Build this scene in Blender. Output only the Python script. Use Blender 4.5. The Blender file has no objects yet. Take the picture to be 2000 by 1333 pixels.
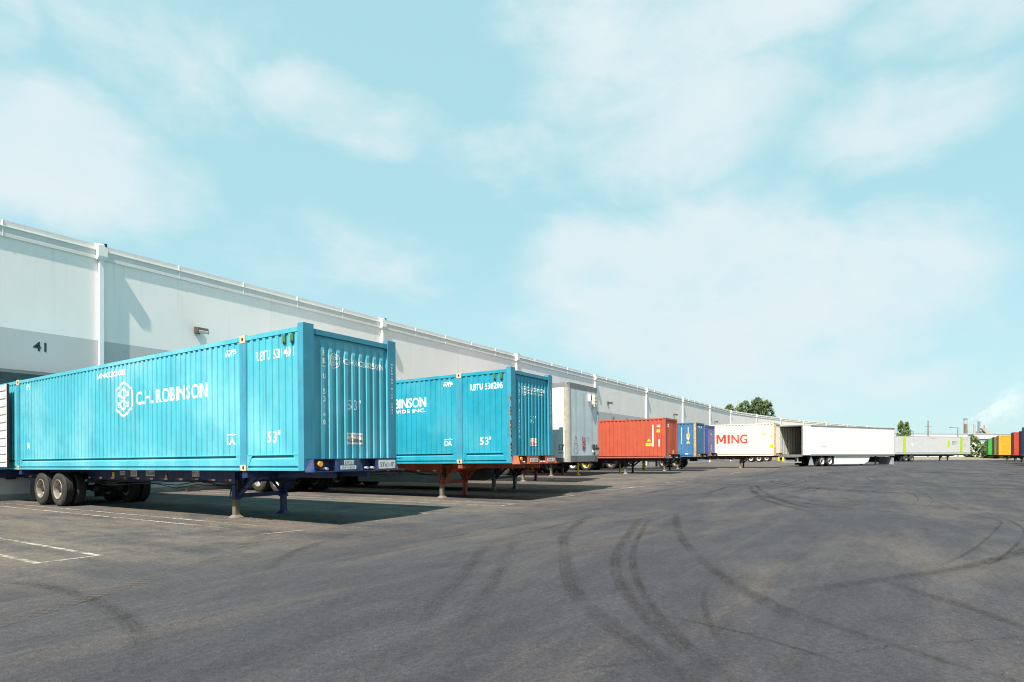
import bpy, bmesh, math, random
from mathutils import Vector, Matrix
random.seed(7)
S = bpy.context.scene
COL = S.collection
R = math.radians
# ------------------------------------------------------------------ camera
# world axes: x runs along the warehouse wall (away), y points to the wall, z up; the lens is level and shifted up
EYE = 1.46
YAW = 0.5687
cam_d = bpy.data.cameras.new('camera')
cam = bpy.data.objects.new('camera', cam_d)
COL.objects.link(cam)
cam.location = (0, 0, EYE)
fwd = Vector((math.cos(YAW), math.sin(YAW), 0))
cam.rotation_euler = fwd.to_track_quat('-Z', 'Y').to_euler()
cam_d.sensor_width = 36
cam_d.lens = 1169.3 / 2000 * 36
cam_d.shift_y = (885.94 - 666.5) / 2000
cam_d.clip_start = 0.05
cam_d.clip_end = 6000
S.camera = cam
# ------------------------------------------------------------------ sun, sky, exposure
SUN = Vector((0.68, 0.105, -1.0)).normalized()          # direction the light travels
sd = bpy.data.lights.new('sun', 'SUN')
sd.energy = 5.0
sd.angle = R(0.53)
sd.color = (1.0, 0.935, 0.84)
so = bpy.data.objects.new('sun', sd)
COL.objects.link(so)
so.rotation_euler = SUN.to_track_quat('-Z', 'Y').to_euler()
so.location = (0, 0, 40)
vs = S.view_settings
vs.view_transform = 'Standard'
vs.look = 'None'
vs.exposure = 1.15
vs.gamma = 1.0
vs.use_curve_mapping = False
S.cycles.use_denoising = True
S.cycles.filter_width = 1.1
S.cycles.max_bounces = 8
S.cycles.volume_bounces = 5
S.cycles.diffuse_bounces = 3
S.cycles.transparent_max_bounces = 12
S.cycles.volume_step_rate = 2.0

W = bpy.data.worlds.new('World')
S.world = W
W.use_nodes = True


class NT:
    """tiny node-tree helper"""
    def __init__(s, tree):
        s.t = tree
        s.n = tree.nodes
        s.l = tree.links

    def node(s, typ, **kw):
        nd = s.n.new(typ)
        for k, v in kw.items():
            setattr(nd, k, v)
        return nd

    def put(s, sock, v):
        if isinstance(v, bpy.types.NodeSocket):
            s.l.new(v, sock)
        elif v is not None:
            sock.default_value = v

    def math(s, op, a, b=None, c=None, clamp=False):
        nd = s.node('ShaderNodeMath', operation=op, use_clamp=clamp)
        s.put(nd.inputs[0], a)
        if b is not None:
            s.put(nd.inputs[1], b)
        if c is not None:
            s.put(nd.inputs[2], c)
        return nd.outputs[0]

    def vmath(s, op, a, b=None):
        nd = s.node('ShaderNodeVectorMath', operation=op)
        s.put(nd.inputs[0], a)
        if b is not None:
            s.put(nd.inputs[1], b)
        return nd.outputs[0]

    def noise(s, vec, scale, detail=4, rough=0.55, dist=0.0, out=0):
        nd = s.node('ShaderNodeTexNoise')
        if vec is not None:
            s.l.new(vec, nd.inputs['Vector'])
        nd.inputs['Scale'].default_value = scale
        nd.inputs['Detail'].default_value = detail
        nd.inputs['Roughness'].default_value = rough
        nd.inputs['Distortion'].default_value = dist
        return nd.outputs[out]

    def ramp(s, v, lo, hi, a=0.0, b=1.0, mode='SMOOTHSTEP'):
        nd = s.node('ShaderNodeMapRange', interpolation_type=mode)
        s.put(nd.inputs[0], v)
        nd.inputs[1].default_value = lo
        nd.inputs[2].default_value = hi
        nd.inputs[3].default_value = a
        nd.inputs[4].default_value = b
        return nd.outputs[0]

    def mix(s, f, a, b, blend='MIX'):
        nd = s.node('ShaderNodeMix', data_type='RGBA', blend_type=blend)
        s.put(nd.inputs[0], f)
        for i, v in ((6, a), (7, b)):
            if isinstance(v, (tuple, list)) and len(v) == 3:
                v = (*v, 1)
            s.put(nd.inputs[i], v)
        return nd.outputs[2]

    def scale(s, vec, sx, sy, sz):
        nd = s.node('ShaderNodeMapping')
        s.l.new(vec, nd.inputs[0])
        nd.inputs['Scale'].default_value = (sx, sy, sz)
        return nd.outputs[0]


def build_world():
    nt = NT(W.node_tree)
    nt.n.clear()
    out = nt.node('ShaderNodeOutputWorld')
    bg = nt.node('ShaderNodeBackground')
    nt.l.new(bg.outputs[0], out.inputs[0])
    sky = nt.node('ShaderNodeTexSky', sky_type='NISHITA')
    sky.sun_disc = False
    sky.sun_elevation = math.asin(-SUN.z)
    sky.sun_rotation = math.atan2(-SUN.x, -SUN.y)
    sky.air_density = 1.0
    sky.dust_density = 0.6
    sky.ozone_density = 1.0
    tc = nt.node('ShaderNodeTexCoord')
    d = tc.outputs['Generated']
    sep = nt.node('ShaderNodeSeparateXYZ')
    nt.l.new(d, sep.inputs[0])
    wx = nt.noise(d, 2.6, 6, 0.58, out=1)
    w1 = nt.node('ShaderNodeSeparateXYZ')
    nt.l.new(wx, w1.inputs[0])
    az = nt.math('ARCTAN2', sep.outputs[1], sep.outputs[0])
    el = nt.math('ARCSINE', sep.outputs[2])
    az = nt.math('ADD', az, nt.math('MULTIPLY', nt.math('SUBTRACT', w1.outputs[0], 0.5), 0.30))
    el = nt.math('ADD', el, nt.math('MULTIPLY', nt.math('SUBTRACT', w1.outputs[1], 0.5), 0.18))
    # cloud masses: azimuth, elevation, half widths (degrees), density
    CL = CLOUDS
    acc = None
    for a, e, ra, re, k in CL:
        dx = nt.math('DIVIDE', nt.math('SUBTRACT', az, R(a)), R(ra * 1.3))
        dy = nt.math('DIVIDE', nt.math('SUBTRACT', el, R(e)), R(re * 1.25))
        r2 = nt.math('ADD', nt.math('MULTIPLY', dx, dx), nt.math('MULTIPLY', dy, dy))
        b = nt.math('MULTIPLY', nt.ramp(r2, 0.0, 1.0, 1.0, 0.0), k)
        acc = b if acc is None else nt.math('MAXIMUM', acc, b)
    # the same kind of cloud goes on over the rest of the sky
    free = nt.ramp(nt.noise(d, 1.9, 7, 0.55), 0.54, 0.72, 0.0, 0.8)
    acc = nt.math('MAXIMUM', acc, nt.math('MULTIPLY', free, 0.6))
    fl = nt.scale(d, 1.0, 1.0, 1.9)
    fbm = nt.math('SUBTRACT', nt.noise(fl, 3.4, 10, 0.60, 0.25), 0.5)
    dens = nt.math('ADD', nt.math('MULTIPLY', acc, 0.88), nt.math('MULTIPLY', fbm, 2.1))
    body = nt.ramp(dens, 0.20, 1.02)
    m = nt.math('MULTIPLY', body, nt.ramp(nt.noise(fl, 7.0, 6, 0.6), 0.25, 0.75, 0.80, 1.0))
    skyc = nt.mix(1.0, sky.outputs[0], SKY_TINT, 'MULTIPLY')
    skyc = nt.mix(0.85, skyc, SKY_FLAT)
    haze = nt.ramp(sep.outputs[2], 0.0, 0.35, 0.30, 0.02)
    skyc = nt.mix(haze, skyc, CLOUD_COL)
    col = nt.mix(m, skyc, CLOUD_COL)
    nt.l.new(col, bg.inputs[0])
    bg.inputs[1].default_value = 0.1


SKY_TINT = (1.0, 1.0, 1.0)
SKY_FLAT = (2.02, 3.52, 3.70)
CLOUD_COL = (3.45, 3.98, 4.15)
CLOUDS = [(72.8, 20.6, 13.4, 6.1, 1.15), (64.2, 20.4, 7.6, 3.7, 0.8), (74.2, 27.8, 3.1, 3.2, 0.7), (45.1, 28.1, 11.0, 3.3, 0.7), (32.1, 26.2, 10.3, 3.4, 0.8), (16.8, 27.6, 15.7, 6.9, 0.85), (21.5, 32.7, 9.4, 5.1, 0.5), (0.6, 23.7, 11.5, 3.9, 0.9), (15.0, 34.6, 22.8, 4.4, 0.95), (-5.0, 29.2, 10.0, 4.1, 0.7), (18.7, 14.7, 16.5, 9.4, 1.1), (1.0, 13.4, 9.8, 7.4, 0.8), (22.9, 9.4, 19.2, 4.1, 0.45), (43.2, 17.1, 16.3, 4.4, 0.45), (10.3, 6.1, 17.1, 3.1, 0.6), (25.3, 25.2, 17.7, 4.0, 0.6)]
build_world()

# ------------------------------------------------------------------ materials
MATS = {}


def mat(name, col, rough=0.6, metal=0.0, var=0.12, vscale=2.0, streak=0.0, rust=0.0, rustcol=(0.16, 0.06, 0.025),
        bump=0.0, bscale=30.0, spec=0.5, dirt=0.0, fade=None, fscale=0.6):
    """painted / rubber / metal surface: base colour with mottling, rain streaks, chips of rust and grime"""
    if name in MATS:
        return MATS[name]
    m = bpy.data.materials.new(name)
    m.use_nodes = True
    nt = NT(m.node_tree)
    p = nt.n['Principled BSDF']
    tc = nt.node('ShaderNodeTexCoord').outputs['Object']
    c = (*col, 1)
    n1 = nt.noise(tc, vscale, 5, 0.6)
    dark = tuple(x * (1 - var) for x in col)
    lite = tuple(min(1, x * (1 + var)) for x in col)
    c = nt.mix(nt.ramp(n1, 0.3, 0.7), dark, lite)
    if fade:
        c = nt.mix(nt.ramp(nt.noise(tc, fscale, 4, 0.6), 0.42, 0.72, 0, 0.6), c, fade)
    if streak:
        ns = nt.noise(nt.scale(tc, 9, 9, 0.35), 1.0, 4, 0.65)
        c = nt.mix(nt.ramp(ns, 0.5, 0.78, 0, streak), c, tuple(x * 0.45 for x in col))
    if dirt:
        nd = nt.noise(nt.scale(tc, 2.0, 2.0, 0.8), 1.3, 6, 0.7)
        c = nt.mix(nt.ramp(nd, 0.48, 0.75, 0, dirt), c, (0.12, 0.10, 0.08))
    rs = None
    if rust:
        nr = nt.noise(tc, 7.0, 8, 0.72)
        rs = nt.ramp(nr, 0.72 - 0.16 * rust, 0.75 - 0.14 * rust, 0, 1)
        c = nt.mix(rs, c, rustcol)
    nt.l.new(c, p.inputs['Base Color'])
    p.inputs['Metallic'].default_value = metal
    rr = nt.ramp(nt.noise(tc, 5.0, 4, 0.6), 0.3, 0.7, max(0, rough - 0.08), min(1, rough + 0.1))
    nt.l.new(rr, p.inputs['Roughness'])
    p.inputs['Specular IOR Level'].default_value = spec
    if bump:
        b = nt.node('ShaderNodeBump')
        b.inputs['Strength'].default_value = bump
        b.inputs['Distance'].default_value = 0.01
        nt.l.new(nt.noise(tc, bscale, 6, 0.65), b.inputs['Height'])
        nt.l.new(b.outputs[0], p.inputs['Normal'])
    MATS[name] = m
    return m


def asphalt_mat():
    m = bpy.data.materials.new('asphalt')
    m.use_nodes = True
    nt = NT(m.node_tree)
    p = nt.n['Principled BSDF']
    tc = nt.node('ShaderNodeTexCoord').outputs['Object']
    sep = nt.node('ShaderNodeSeparateXYZ')
    nt.l.new(tc, sep.inputs[0])
    big = nt.noise(tc, 0.16, 6, 0.6)
    c = nt.mix(nt.ramp(big, 0.35, 0.68), ASPH_A, ASPH_B)
    mid = nt.noise(nt.scale(tc, 0.5, 1.6, 1), 0.9, 7, 0.68)
    c = nt.mix(nt.ramp(mid, 0.36, 0.66, 0, 0.55), c, ASPH_C)
    # sweeping traffic polish: streaks along the lane
    lane = nt.noise(nt.scale(tc, 0.10, 2.4, 1), 0.55, 6, 0.7, 0.6)
    c = nt.mix(nt.ramp(lane, 0.46, 0.70, 0, 0.6), c, ASPH_D)
    # tan grit washed along the parking bays by the docks
    along = nt.math('MULTIPLY', nt.ramp(sep.outputs[1], 5.5, 11.0), nt.ramp(nt.noise(nt.scale(tc, 1.2, 0.35, 1), 0.9, 7, 0.7), 0.30, 0.62))
    c = nt.mix(nt.math('MULTIPLY', along, DUST_K), c, DUST)
    wash = nt.ramp(nt.noise(nt.scale(tc, 0.35, 1.3, 1), 0.42, 7, 0.7, 0.4), 0.45, 0.66, 0, 0.34)
    c = nt.mix(wash, c, DUST)
    grain = nt.ramp(nt.noise(tc, 16.0, 8, 0.78), 0.25, 0.75, 0.45, 1.62, 'LINEAR')
    c = nt.mix(0.9, c, grain, 'MULTIPLY')
    blot = nt.ramp(nt.noise(nt.scale(tc, 0.7, 1.5, 1), 1.5, 9, 0.74), 0.3, 0.7, 0.72, 1.30, 'LINEAR')
    c = nt.mix(0.8, c, blot, 'MULTIPLY')
    # aggregate
    v = nt.node('ShaderNodeTexVoronoi')
    nt.l.new(tc, v.inputs['Vector'])
    v.inputs['Scale'].default_value = 85
    chips = nt.ramp(v.outputs['Color'], 0.0, 1.0, 0.62, 1.45, 'LINEAR')
    mm = nt.node('ShaderNodeMix', data_type='RGBA', blend_type='MULTIPLY')
    mm.inputs[0].default_value = 0.8
    nt.l.new(c, mm.inputs[6])
    nt.l.new(chips, mm.inputs[7])
    c = mm.outputs[2]
    v2 = nt.node('ShaderNodeTexVoronoi')
    nt.l.new(tc, v2.inputs['Vector'])
    v2.inputs['Scale'].default_value = 7.5
    v2.inputs['Randomness'].default_value = 1.0
    sp = nt.math('MULTIPLY', nt.ramp(v2.outputs['Distance'], 0.03, 0.07, 1, 0), nt.ramp(nt.noise(tc, 1.7, 3, 0.6), 0.46, 0.62))
    c = nt.mix(nt.math('MULTIPLY', sp, 0.6), c, (0.20, 0.19, 0.17))
    nt.l.new(c, p.inputs['Base Color'])
    rr = nt.ramp(mid, 0.3, 0.7, 0.72, 0.92)
    nt.l.new(rr, p.inputs['Roughness'])
    p.inputs['Specular IOR Level'].default_value = 0.35
    b = nt.node('ShaderNodeBump')
    b.inputs['Strength'].default_value = 0.5
    b.inputs['Distance'].default_value = 0.006
    nt.l.new(nt.math('ADD', nt.noise(tc, 90, 3, 0.6), v.outputs['Distance']), b.inputs['Height'])
    nt.l.new(b.outputs[0], p.inputs['Normal'])
    return m


def overlay_mat(name, col, lo, hi, edge=0.35, amax=1.0, nscale=5.0, rough=0.85, tread=0.0, streaky=False):
    """worn paint or rubber laid on the asphalt: breaks up with noise, thins toward its edges (UV: x across, y along in metres)"""
    m = bpy.data.materials.new(name)
    m.use_nodes = True
    nt = NT(m.node_tree)
    p = nt.n['Principled BSDF']
    tcn = nt.node('ShaderNodeTexCoord')
    tc = tcn.outputs['Object']
    uv = nt.node('ShaderNodeSeparateXYZ')
    nt.l.new(tcn.outputs['UV'], uv.inputs[0])
    x = nt.math('ABSOLUTE', nt.math('SUBTRACT', nt.math('MULTIPLY', uv.outputs[0], 2.0), 1.0))
    e = nt.ramp(x, 1.0 - edge, 1.0, 1.0, 0.0)
    n = nt.ramp(nt.noise(tc, nscale, 8, 0.72), lo, hi)
    n2 = nt.ramp(nt.noise(tc, 0.55, 4, 0.6), 0.3, 0.65, 0.35, 1.0)
    a = nt.math('MULTIPLY', nt.math('MULTIPLY', e, n), nt.math('MULTIPLY', n2, amax), clamp=True)
    if streaky:
        # rubber comes off in lines along the wheel's path and catches only on the proud stones
        cv = nt.node('ShaderNodeCombineXYZ')
        nt.put(cv.inputs[0], nt.math('MULTIPLY', uv.outputs[0], 9.0))
        nt.put(cv.inputs[1], nt.math('MULTIPLY', uv.outputs[1], 0.22))
        ln = nt.ramp(nt.noise(cv.outputs[0], 1.0, 5, 0.7), 0.32, 0.62, 0.25, 1.1)
        gr = nt.ramp(nt.noise(tc, 28.0, 4, 0.75), 0.35, 0.62, 0.30, 1.15)
        a = nt.math('MULTIPLY', a, nt.math('MULTIPLY', ln, gr), clamp=True)
    if tread:
        w = nt.math('SINE', nt.math('MULTIPLY', uv.outputs[1], tread))
        w2 = nt.math('SINE', nt.math('MULTIPLY', uv.outputs[0], 25.0))
        a = nt.math('MULTIPLY', a, nt.math('MULTIPLY', nt.ramp(w, -0.3, 0.4, 0.35, 1.0), nt.ramp(w2, -0.5, 0.3, 0.3, 1.0)))
    # fade in and out at the ends (UV z is not available, so the second layer carries it)
    at = nt.node('ShaderNodeAttribute', attribute_name='fade')
    a = nt.math('MULTIPLY', a, at.outputs['Fac'])
    p.inputs['Base Color'].default_value = (*col, 1)
    p.inputs['Roughness'].default_value = rough
    p.inputs['Specular IOR Level'].default_value = 0.25
    nt.l.new(a, p.inputs['Alpha'])
    return m


def wall_mat():
    m = bpy.data.materials.new('tilt_up_concrete_paint')
    m.use_nodes = True
    nt = NT(m.node_tree)
    p = nt.n['Principled BSDF']
    tc = nt.node('ShaderNodeTexCoord').outputs['Object']
    sep = nt.node('ShaderNodeSeparateXYZ')
    nt.l.new(tc, sep.inputs[0])
    band = nt.ramp(sep.outputs[2], 5.858, 5.862, 1, 0, 'LINEAR')
    c = nt.mix(band, (0.85, 0.78, 0.745), (0.51, 0.48, 0.485))
    oi = nt.node('ShaderNodeObjectInfo')
    c = nt.mix(1.0, c, nt.ramp(oi.outputs['Random'], 0, 1, 0.93, 1.0, 'LINEAR'), 'MULTIPLY')
    off = nt.vmath('ADD', tc, nt.vmath('SCALE', oi.outputs['Location']))
    run = nt.math('MULTIPLY', nt.ramp(nt.noise(nt.scale(off, 3.2, 3.2, 0.10), 1.0, 5, 0.7), 0.55, 0.75), nt.ramp(sep.outputs[2], 5.0, 9.2))
    c = nt.mix(nt.math('MULTIPLY', run, 0.30), c, (0.40, 0.37, 0.33))
    n = nt.noise(nt.scale(off, 1, 1, 0.6), 0.7, 6, 0.65)
    c = nt.mix(nt.ramp(n, 0.3, 0.75, 0, 0.10), c, (0.42, 0.40, 0.37))
    st = nt.noise(nt.scale(tc, 5, 5, 0.18), 1.0, 4, 0.7)
    c = nt.mix(nt.ramp(st, 0.56, 0.8, 0, 0.13), c, (0.38, 0.36, 0.33))
    low = nt.math('MULTIPLY', nt.ramp(sep.outputs[2], 1.6, 0.0), nt.ramp(nt.noise(tc, 1.5, 6, 0.7), 0.35, 0.7))
    c = nt.mix(nt.math('MULTIPLY', low, 0.5), c, (0.22, 0.21, 0.2))
    nt.l.new(c, p.inputs['Base Color'])
    p.inputs['Roughness'].default_value = 0.8
    p.inputs['Specular IOR Level'].default_value = 0.3
    b = nt.node('ShaderNodeBump')
    b.inputs['Strength'].default_value = 0.12
    b.inputs['Distance'].default_value = 0.004
    nt.l.new(nt.noise(tc, 25, 6, 0.7), b.inputs['Height'])
    nt.l.new(b.outputs[0], p.inputs['Normal'])
    return m


ASPH_A = (0.0255, 0.0240, 0.0305)
ASPH_B = (0.0335, 0.0310, 0.0355)
ASPH_C = (0.0200, 0.0190, 0.0240)
ASPH_D = (0.0435, 0.0398, 0.0425)
DUST = (0.092, 0.075, 0.059)
DUST_K = 0.9
M_ASPH = asphalt_mat()
M_WALL = wall_mat()
M_PAINTLINE = overlay_mat('worn_line_paint', (0.38, 0.35, 0.305), 0.38, 0.60, 0.35, 1.0, 7.0)
M_PAINTFAINT = overlay_mat('faint_line_paint', (0.34, 0.31, 0.265), 0.40, 0.62, 0.4, 0.85, 4.0)
M_SKID = overlay_mat('tyre_rubber_mark', (0.0125, 0.0115, 0.0105), 0.24, 0.72, 0.7, 0.80, 2.6, streaky=True)
M_FAINT = overlay_mat('faint_tyre_mark', (0.016, 0.0135, 0.011), 0.25, 0.8, 0.8, 0.62, 3.0, streaky=True)
M_SKIDB = overlay_mat('brown_tyre_mark', (0.020, 0.0142, 0.0095), 0.24, 0.72, 0.7, 0.66, 2.6, streaky=True)
M_PALE = overlay_mat('pale_dust_streak', (0.075, 0.066, 0.055), 0.25, 0.8, 0.8, 0.75, 2.5, streaky=True)
M_CRACK = overlay_mat('open_crack', (0.008, 0.008, 0.008), 0.35, 0.6, 0.5, 0.8, 9.0)
M_DUSTTRACK = overlay_mat('dusty_tread_print', (0.10, 0.085, 0.065), 0.34, 0.6, 0.3, 0.5, 5.0, tread=60.0)

CYAN = mat('cyan_container_paint', (0.062, 0.36, 0.445), 0.42, var=0.08, vscale=0.8, streak=0.38, rust=0.22, dirt=0.10, fade=(0.21, 0.49, 0.56), fscale=0.5)
CYAN2 = mat('worn_cyan_container_paint', (0.012, 0.26, 0.36), 0.45, var=0.10, vscale=0.9, streak=0.45, rust=0.28, fade=(0.06, 0.31, 0.38), fscale=0.6)
CYANPOST = mat('scuffed_cyan_post_paint', (0.04, 0.235, 0.33), 0.5, var=0.12, vscale=1.5, streak=0.35, rust=0.45, rustcol=(0.30, 0.24, 0.14))
CREAM = mat('cream_casting_paint', (0.48, 0.38, 0.26), 0.6, var=0.15, vscale=8, rust=0.5)
BLACKHOLE = mat('black_void', (0.008, 0.008, 0.008), 0.9)
LETTER = mat('white_lettering', (0.78, 0.79, 0.79), 0.6, var=0.06, vscale=6)
BLACKLET = mat('black_lettering', (0.02, 0.02, 0.022), 0.6)
GREYLET = mat('grey_lettering', (0.12, 0.12, 0.13), 0.6)
REDLET = mat('red_lettering', (0.62, 0.035, 0.02), 0.55)
BLUELET = mat('blue_lettering', (0.03, 0.06, 0.28), 0.55)
PLACARD = mat('white_placard', (0.68, 0.66, 0.62), 0.5, var=0.12, vscale=9, dirt=0.25)
YELLOW = mat('yellow_sticker', (0.78, 0.50, 0.02), 0.5)
YELPAINT = mat('yellow_safety_paint', (0.80, 0.58, 0.02), 0.5, dirt=0.2)
ORANGE = mat('amber_lens', (0.80, 0.30, 0.02), 0.25, spec=0.6)
REDTAPE = mat('red_reflector', (0.35, 0.015, 0.015), 0.35)
WHITETAPE = mat('white_reflector', (0.66, 0.64, 0.62), 0.35)
BLUEFRAME = mat('blue_chassis_paint', (0.012, 0.028, 0.105), 0.5, var=0.2, vscale=3, rust=0.25, dirt=0.35)
ORANGEFRAME = mat('rust_orange_chassis_paint', (0.30, 0.068, 0.022), 0.6, var=0.25, vscale=3, rust=0.4, dirt=0.35)
REDFRAME = mat('dark_red_chassis_paint', (0.16, 0.018, 0.018), 0.55, var=0.2, rust=0.3, dirt=0.3)
BLACKFRAME = mat('black_chassis_paint', (0.02, 0.02, 0.022), 0.55, var=0.2, rust=0.3, dirt=0.3)
BROWNFRAME = mat('rusty_brown_chassis', (0.10, 0.045, 0.02), 0.7, var=0.3, rust=0.6, dirt=0.3)
STEELLEG = mat('worn_steel_leg', (0.15, 0.122, 0.092), 0.6, var=0.25, vscale=6, rust=0.5)
AXLE = mat('dirty_shaded_axle_steel', (0.014, 0.013, 0.012), 0.75, var=0.3, vscale=5)  # darker than dirty steel, so the shade under the trailers is in the colour
RUBBER = mat('tyre_rubber', (0.020, 0.0185, 0.0165), 0.85, var=0.25, vscale=5, dirt=0.22)
RIM = mat('cream_wheel_steel', (0.30, 0.265, 0.215), 0.4, metal=0.4, var=0.25, vscale=9, rust=0.45, dirt=0.6)  # tone lowered and dirt raised to put the dish's shade into the colour
RIMY = mat('yellow_wheel_steel', (0.65, 0.46, 0.08), 0.5, var=0.18, vscale=6, rust=0.2, dirt=0.3)
FLAP = mat('rubber_mud_flap', (0.022, 0.022, 0.024), 0.8)
VANWHITE = mat('white_trailer_skin', (0.70, 0.68, 0.665), 0.42, var=0.02, vscale=0.6, streak=0.05, spec=0.5)
VANNOSE = mat('weathered_aluminium_nose', (0.58, 0.60, 0.62), 0.5, var=0.08, vscale=1.4, streak=0.35, spec=0.5)
VANRAIL = mat('trailer_aluminium_rail', (0.19, 0.19, 0.188), 0.6, metal=0.15, var=0.12, vscale=4, dirt=0.15)
VANCORNER = mat('aluminium_corner', (0.40, 0.36, 0.30), 0.45, metal=0.25, var=0.12, vscale=2.5, streak=0.3)
VANINSIDE = mat('plywood_trailer_lining', (0.46, 0.45, 0.40), 0.7, var=0.12, streak=0.3)
FLOORWOOD = mat('trailer_floor_wood', (0.20, 0.14, 0.08), 0.7)
REDC = mat('red_container_paint', (0.37, 0.064, 0.030), 0.55, var=0.07, streak=0.22, rust=0.12)
BLUEC = mat('blue_container_paint', (0.035, 0.125, 0.26), 0.55, var=0.1, streak=0.3, rust=0.2, fade=(0.06, 0.16, 0.30))
BLUED = mat('deep_blue_container_paint', (0.006, 0.055, 0.26), 0.5, var=0.1, streak=0.3, rust=0.15)
OFFWHITE = mat('off_white_container_paint', (0.62, 0.56, 0.46), 0.55, var=0.05, streak=0.12, rust=0.28, rustcol=(0.35, 0.15, 0.05))
RUSTPOST = mat('rusty_container_post', (0.42, 0.25, 0.13), 0.7, var=0.3, vscale=4, rust=0.8, rustcol=(0.6, 0.5, 0.4))
GREYC = mat('light_grey_container_paint', (0.42, 0.42, 0.42), 0.55, var=0.05, streak=0.15)
LIME = mat('lime_green_paint', (0.32, 0.46, 0.01), 0.5, var=0.06)
GREENC = mat('green_container_paint', (0.03, 0.26, 0.03), 0.5, streak=0.2)
OLIVEC = mat('brown_container_paint', (0.13, 0.095, 0.05), 0.6, streak=0.3)
YELC = mat('yellow_container_paint', (0.50, 0.26, 0.01), 0.5, streak=0.2)
REDD = mat('vermilion_container_paint', (0.36, 0.04, 0.02), 0.5, streak=0.2)
MAROON = mat('maroon_container_paint', (0.14, 0.02, 0.025), 0.55, streak=0.2)
COPING = mat('coping_sheet_metal', (0.64, 0.61, 0.585), 0.8, var=0.03, streak=0.12, spec=0.2)
LIP = mat('coping_lip_metal', (0.80, 0.77, 0.74), 0.7, var=0.02, spec=0.3)
SPOUT = mat('downspout_white_paint', (0.76, 0.73, 0.70), 0.8, var=0.03, streak=0.1, spec=0.2)
BRONZE = mat('bronze_lamp_housing', (0.06, 0.05, 0.04), 0.5)
LENS = mat('frosted_lamp_lens', (0.55, 0.54, 0.50), 0.25, var=0.15, vscale=9)
PADTEAL = mat('dark_dock_seal_vinyl', (0.014, 0.03, 0.032), 0.6, var=0.2)
DOORGREY = mat('dock_door_steel', (0.42, 0.43, 0.44), 0.5)
CONC = mat('grey_concrete', (0.22, 0.21, 0.195), 0.85, var=0.15, vscale=1.5, bump=0.2)
ROOFM = mat('roof_membrane', (0.55, 0.55, 0.54), 0.8)
GALV = mat('galvanised_steel', (0.42, 0.43, 0.44), 0.45, metal=0.4, var=0.1)
WOODPOLE = mat('weathered_pole_timber', (0.16, 0.13, 0.10), 0.85, var=0.2)
BARK = mat('tree_bark', (0.09, 0.07, 0.05), 0.9, var=0.25, vscale=6)
DRYGRASS = mat('dry_verge_grass', (0.17, 0.14, 0.075), 0.95, var=0.3, vscale=1.2, bump=0.6, bscale=6)
FARWHITE = mat('far_white_cladding', (0.60, 0.61, 0.62), 0.6, var=0.03, streak=0.06)
FARBLUE = mat('far_blue_band', (0.36, 0.50, 0.56), 0.6)
STACKBRICK = mat('stack_brick', (0.17, 0.115, 0.085), 0.85, var=0.15, vscale=0.6)
STACKGREY = mat('stack_steel', (0.16, 0.20, 0.23), 0.6)
STACKPALE = mat('stack_pale_band', (0.34, 0.32, 0.30), 0.7)
BEIGE = mat('plant_beige_cladding', (0.36, 0.30, 0.23), 0.7, var=0.1, vscale=0.2)


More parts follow.
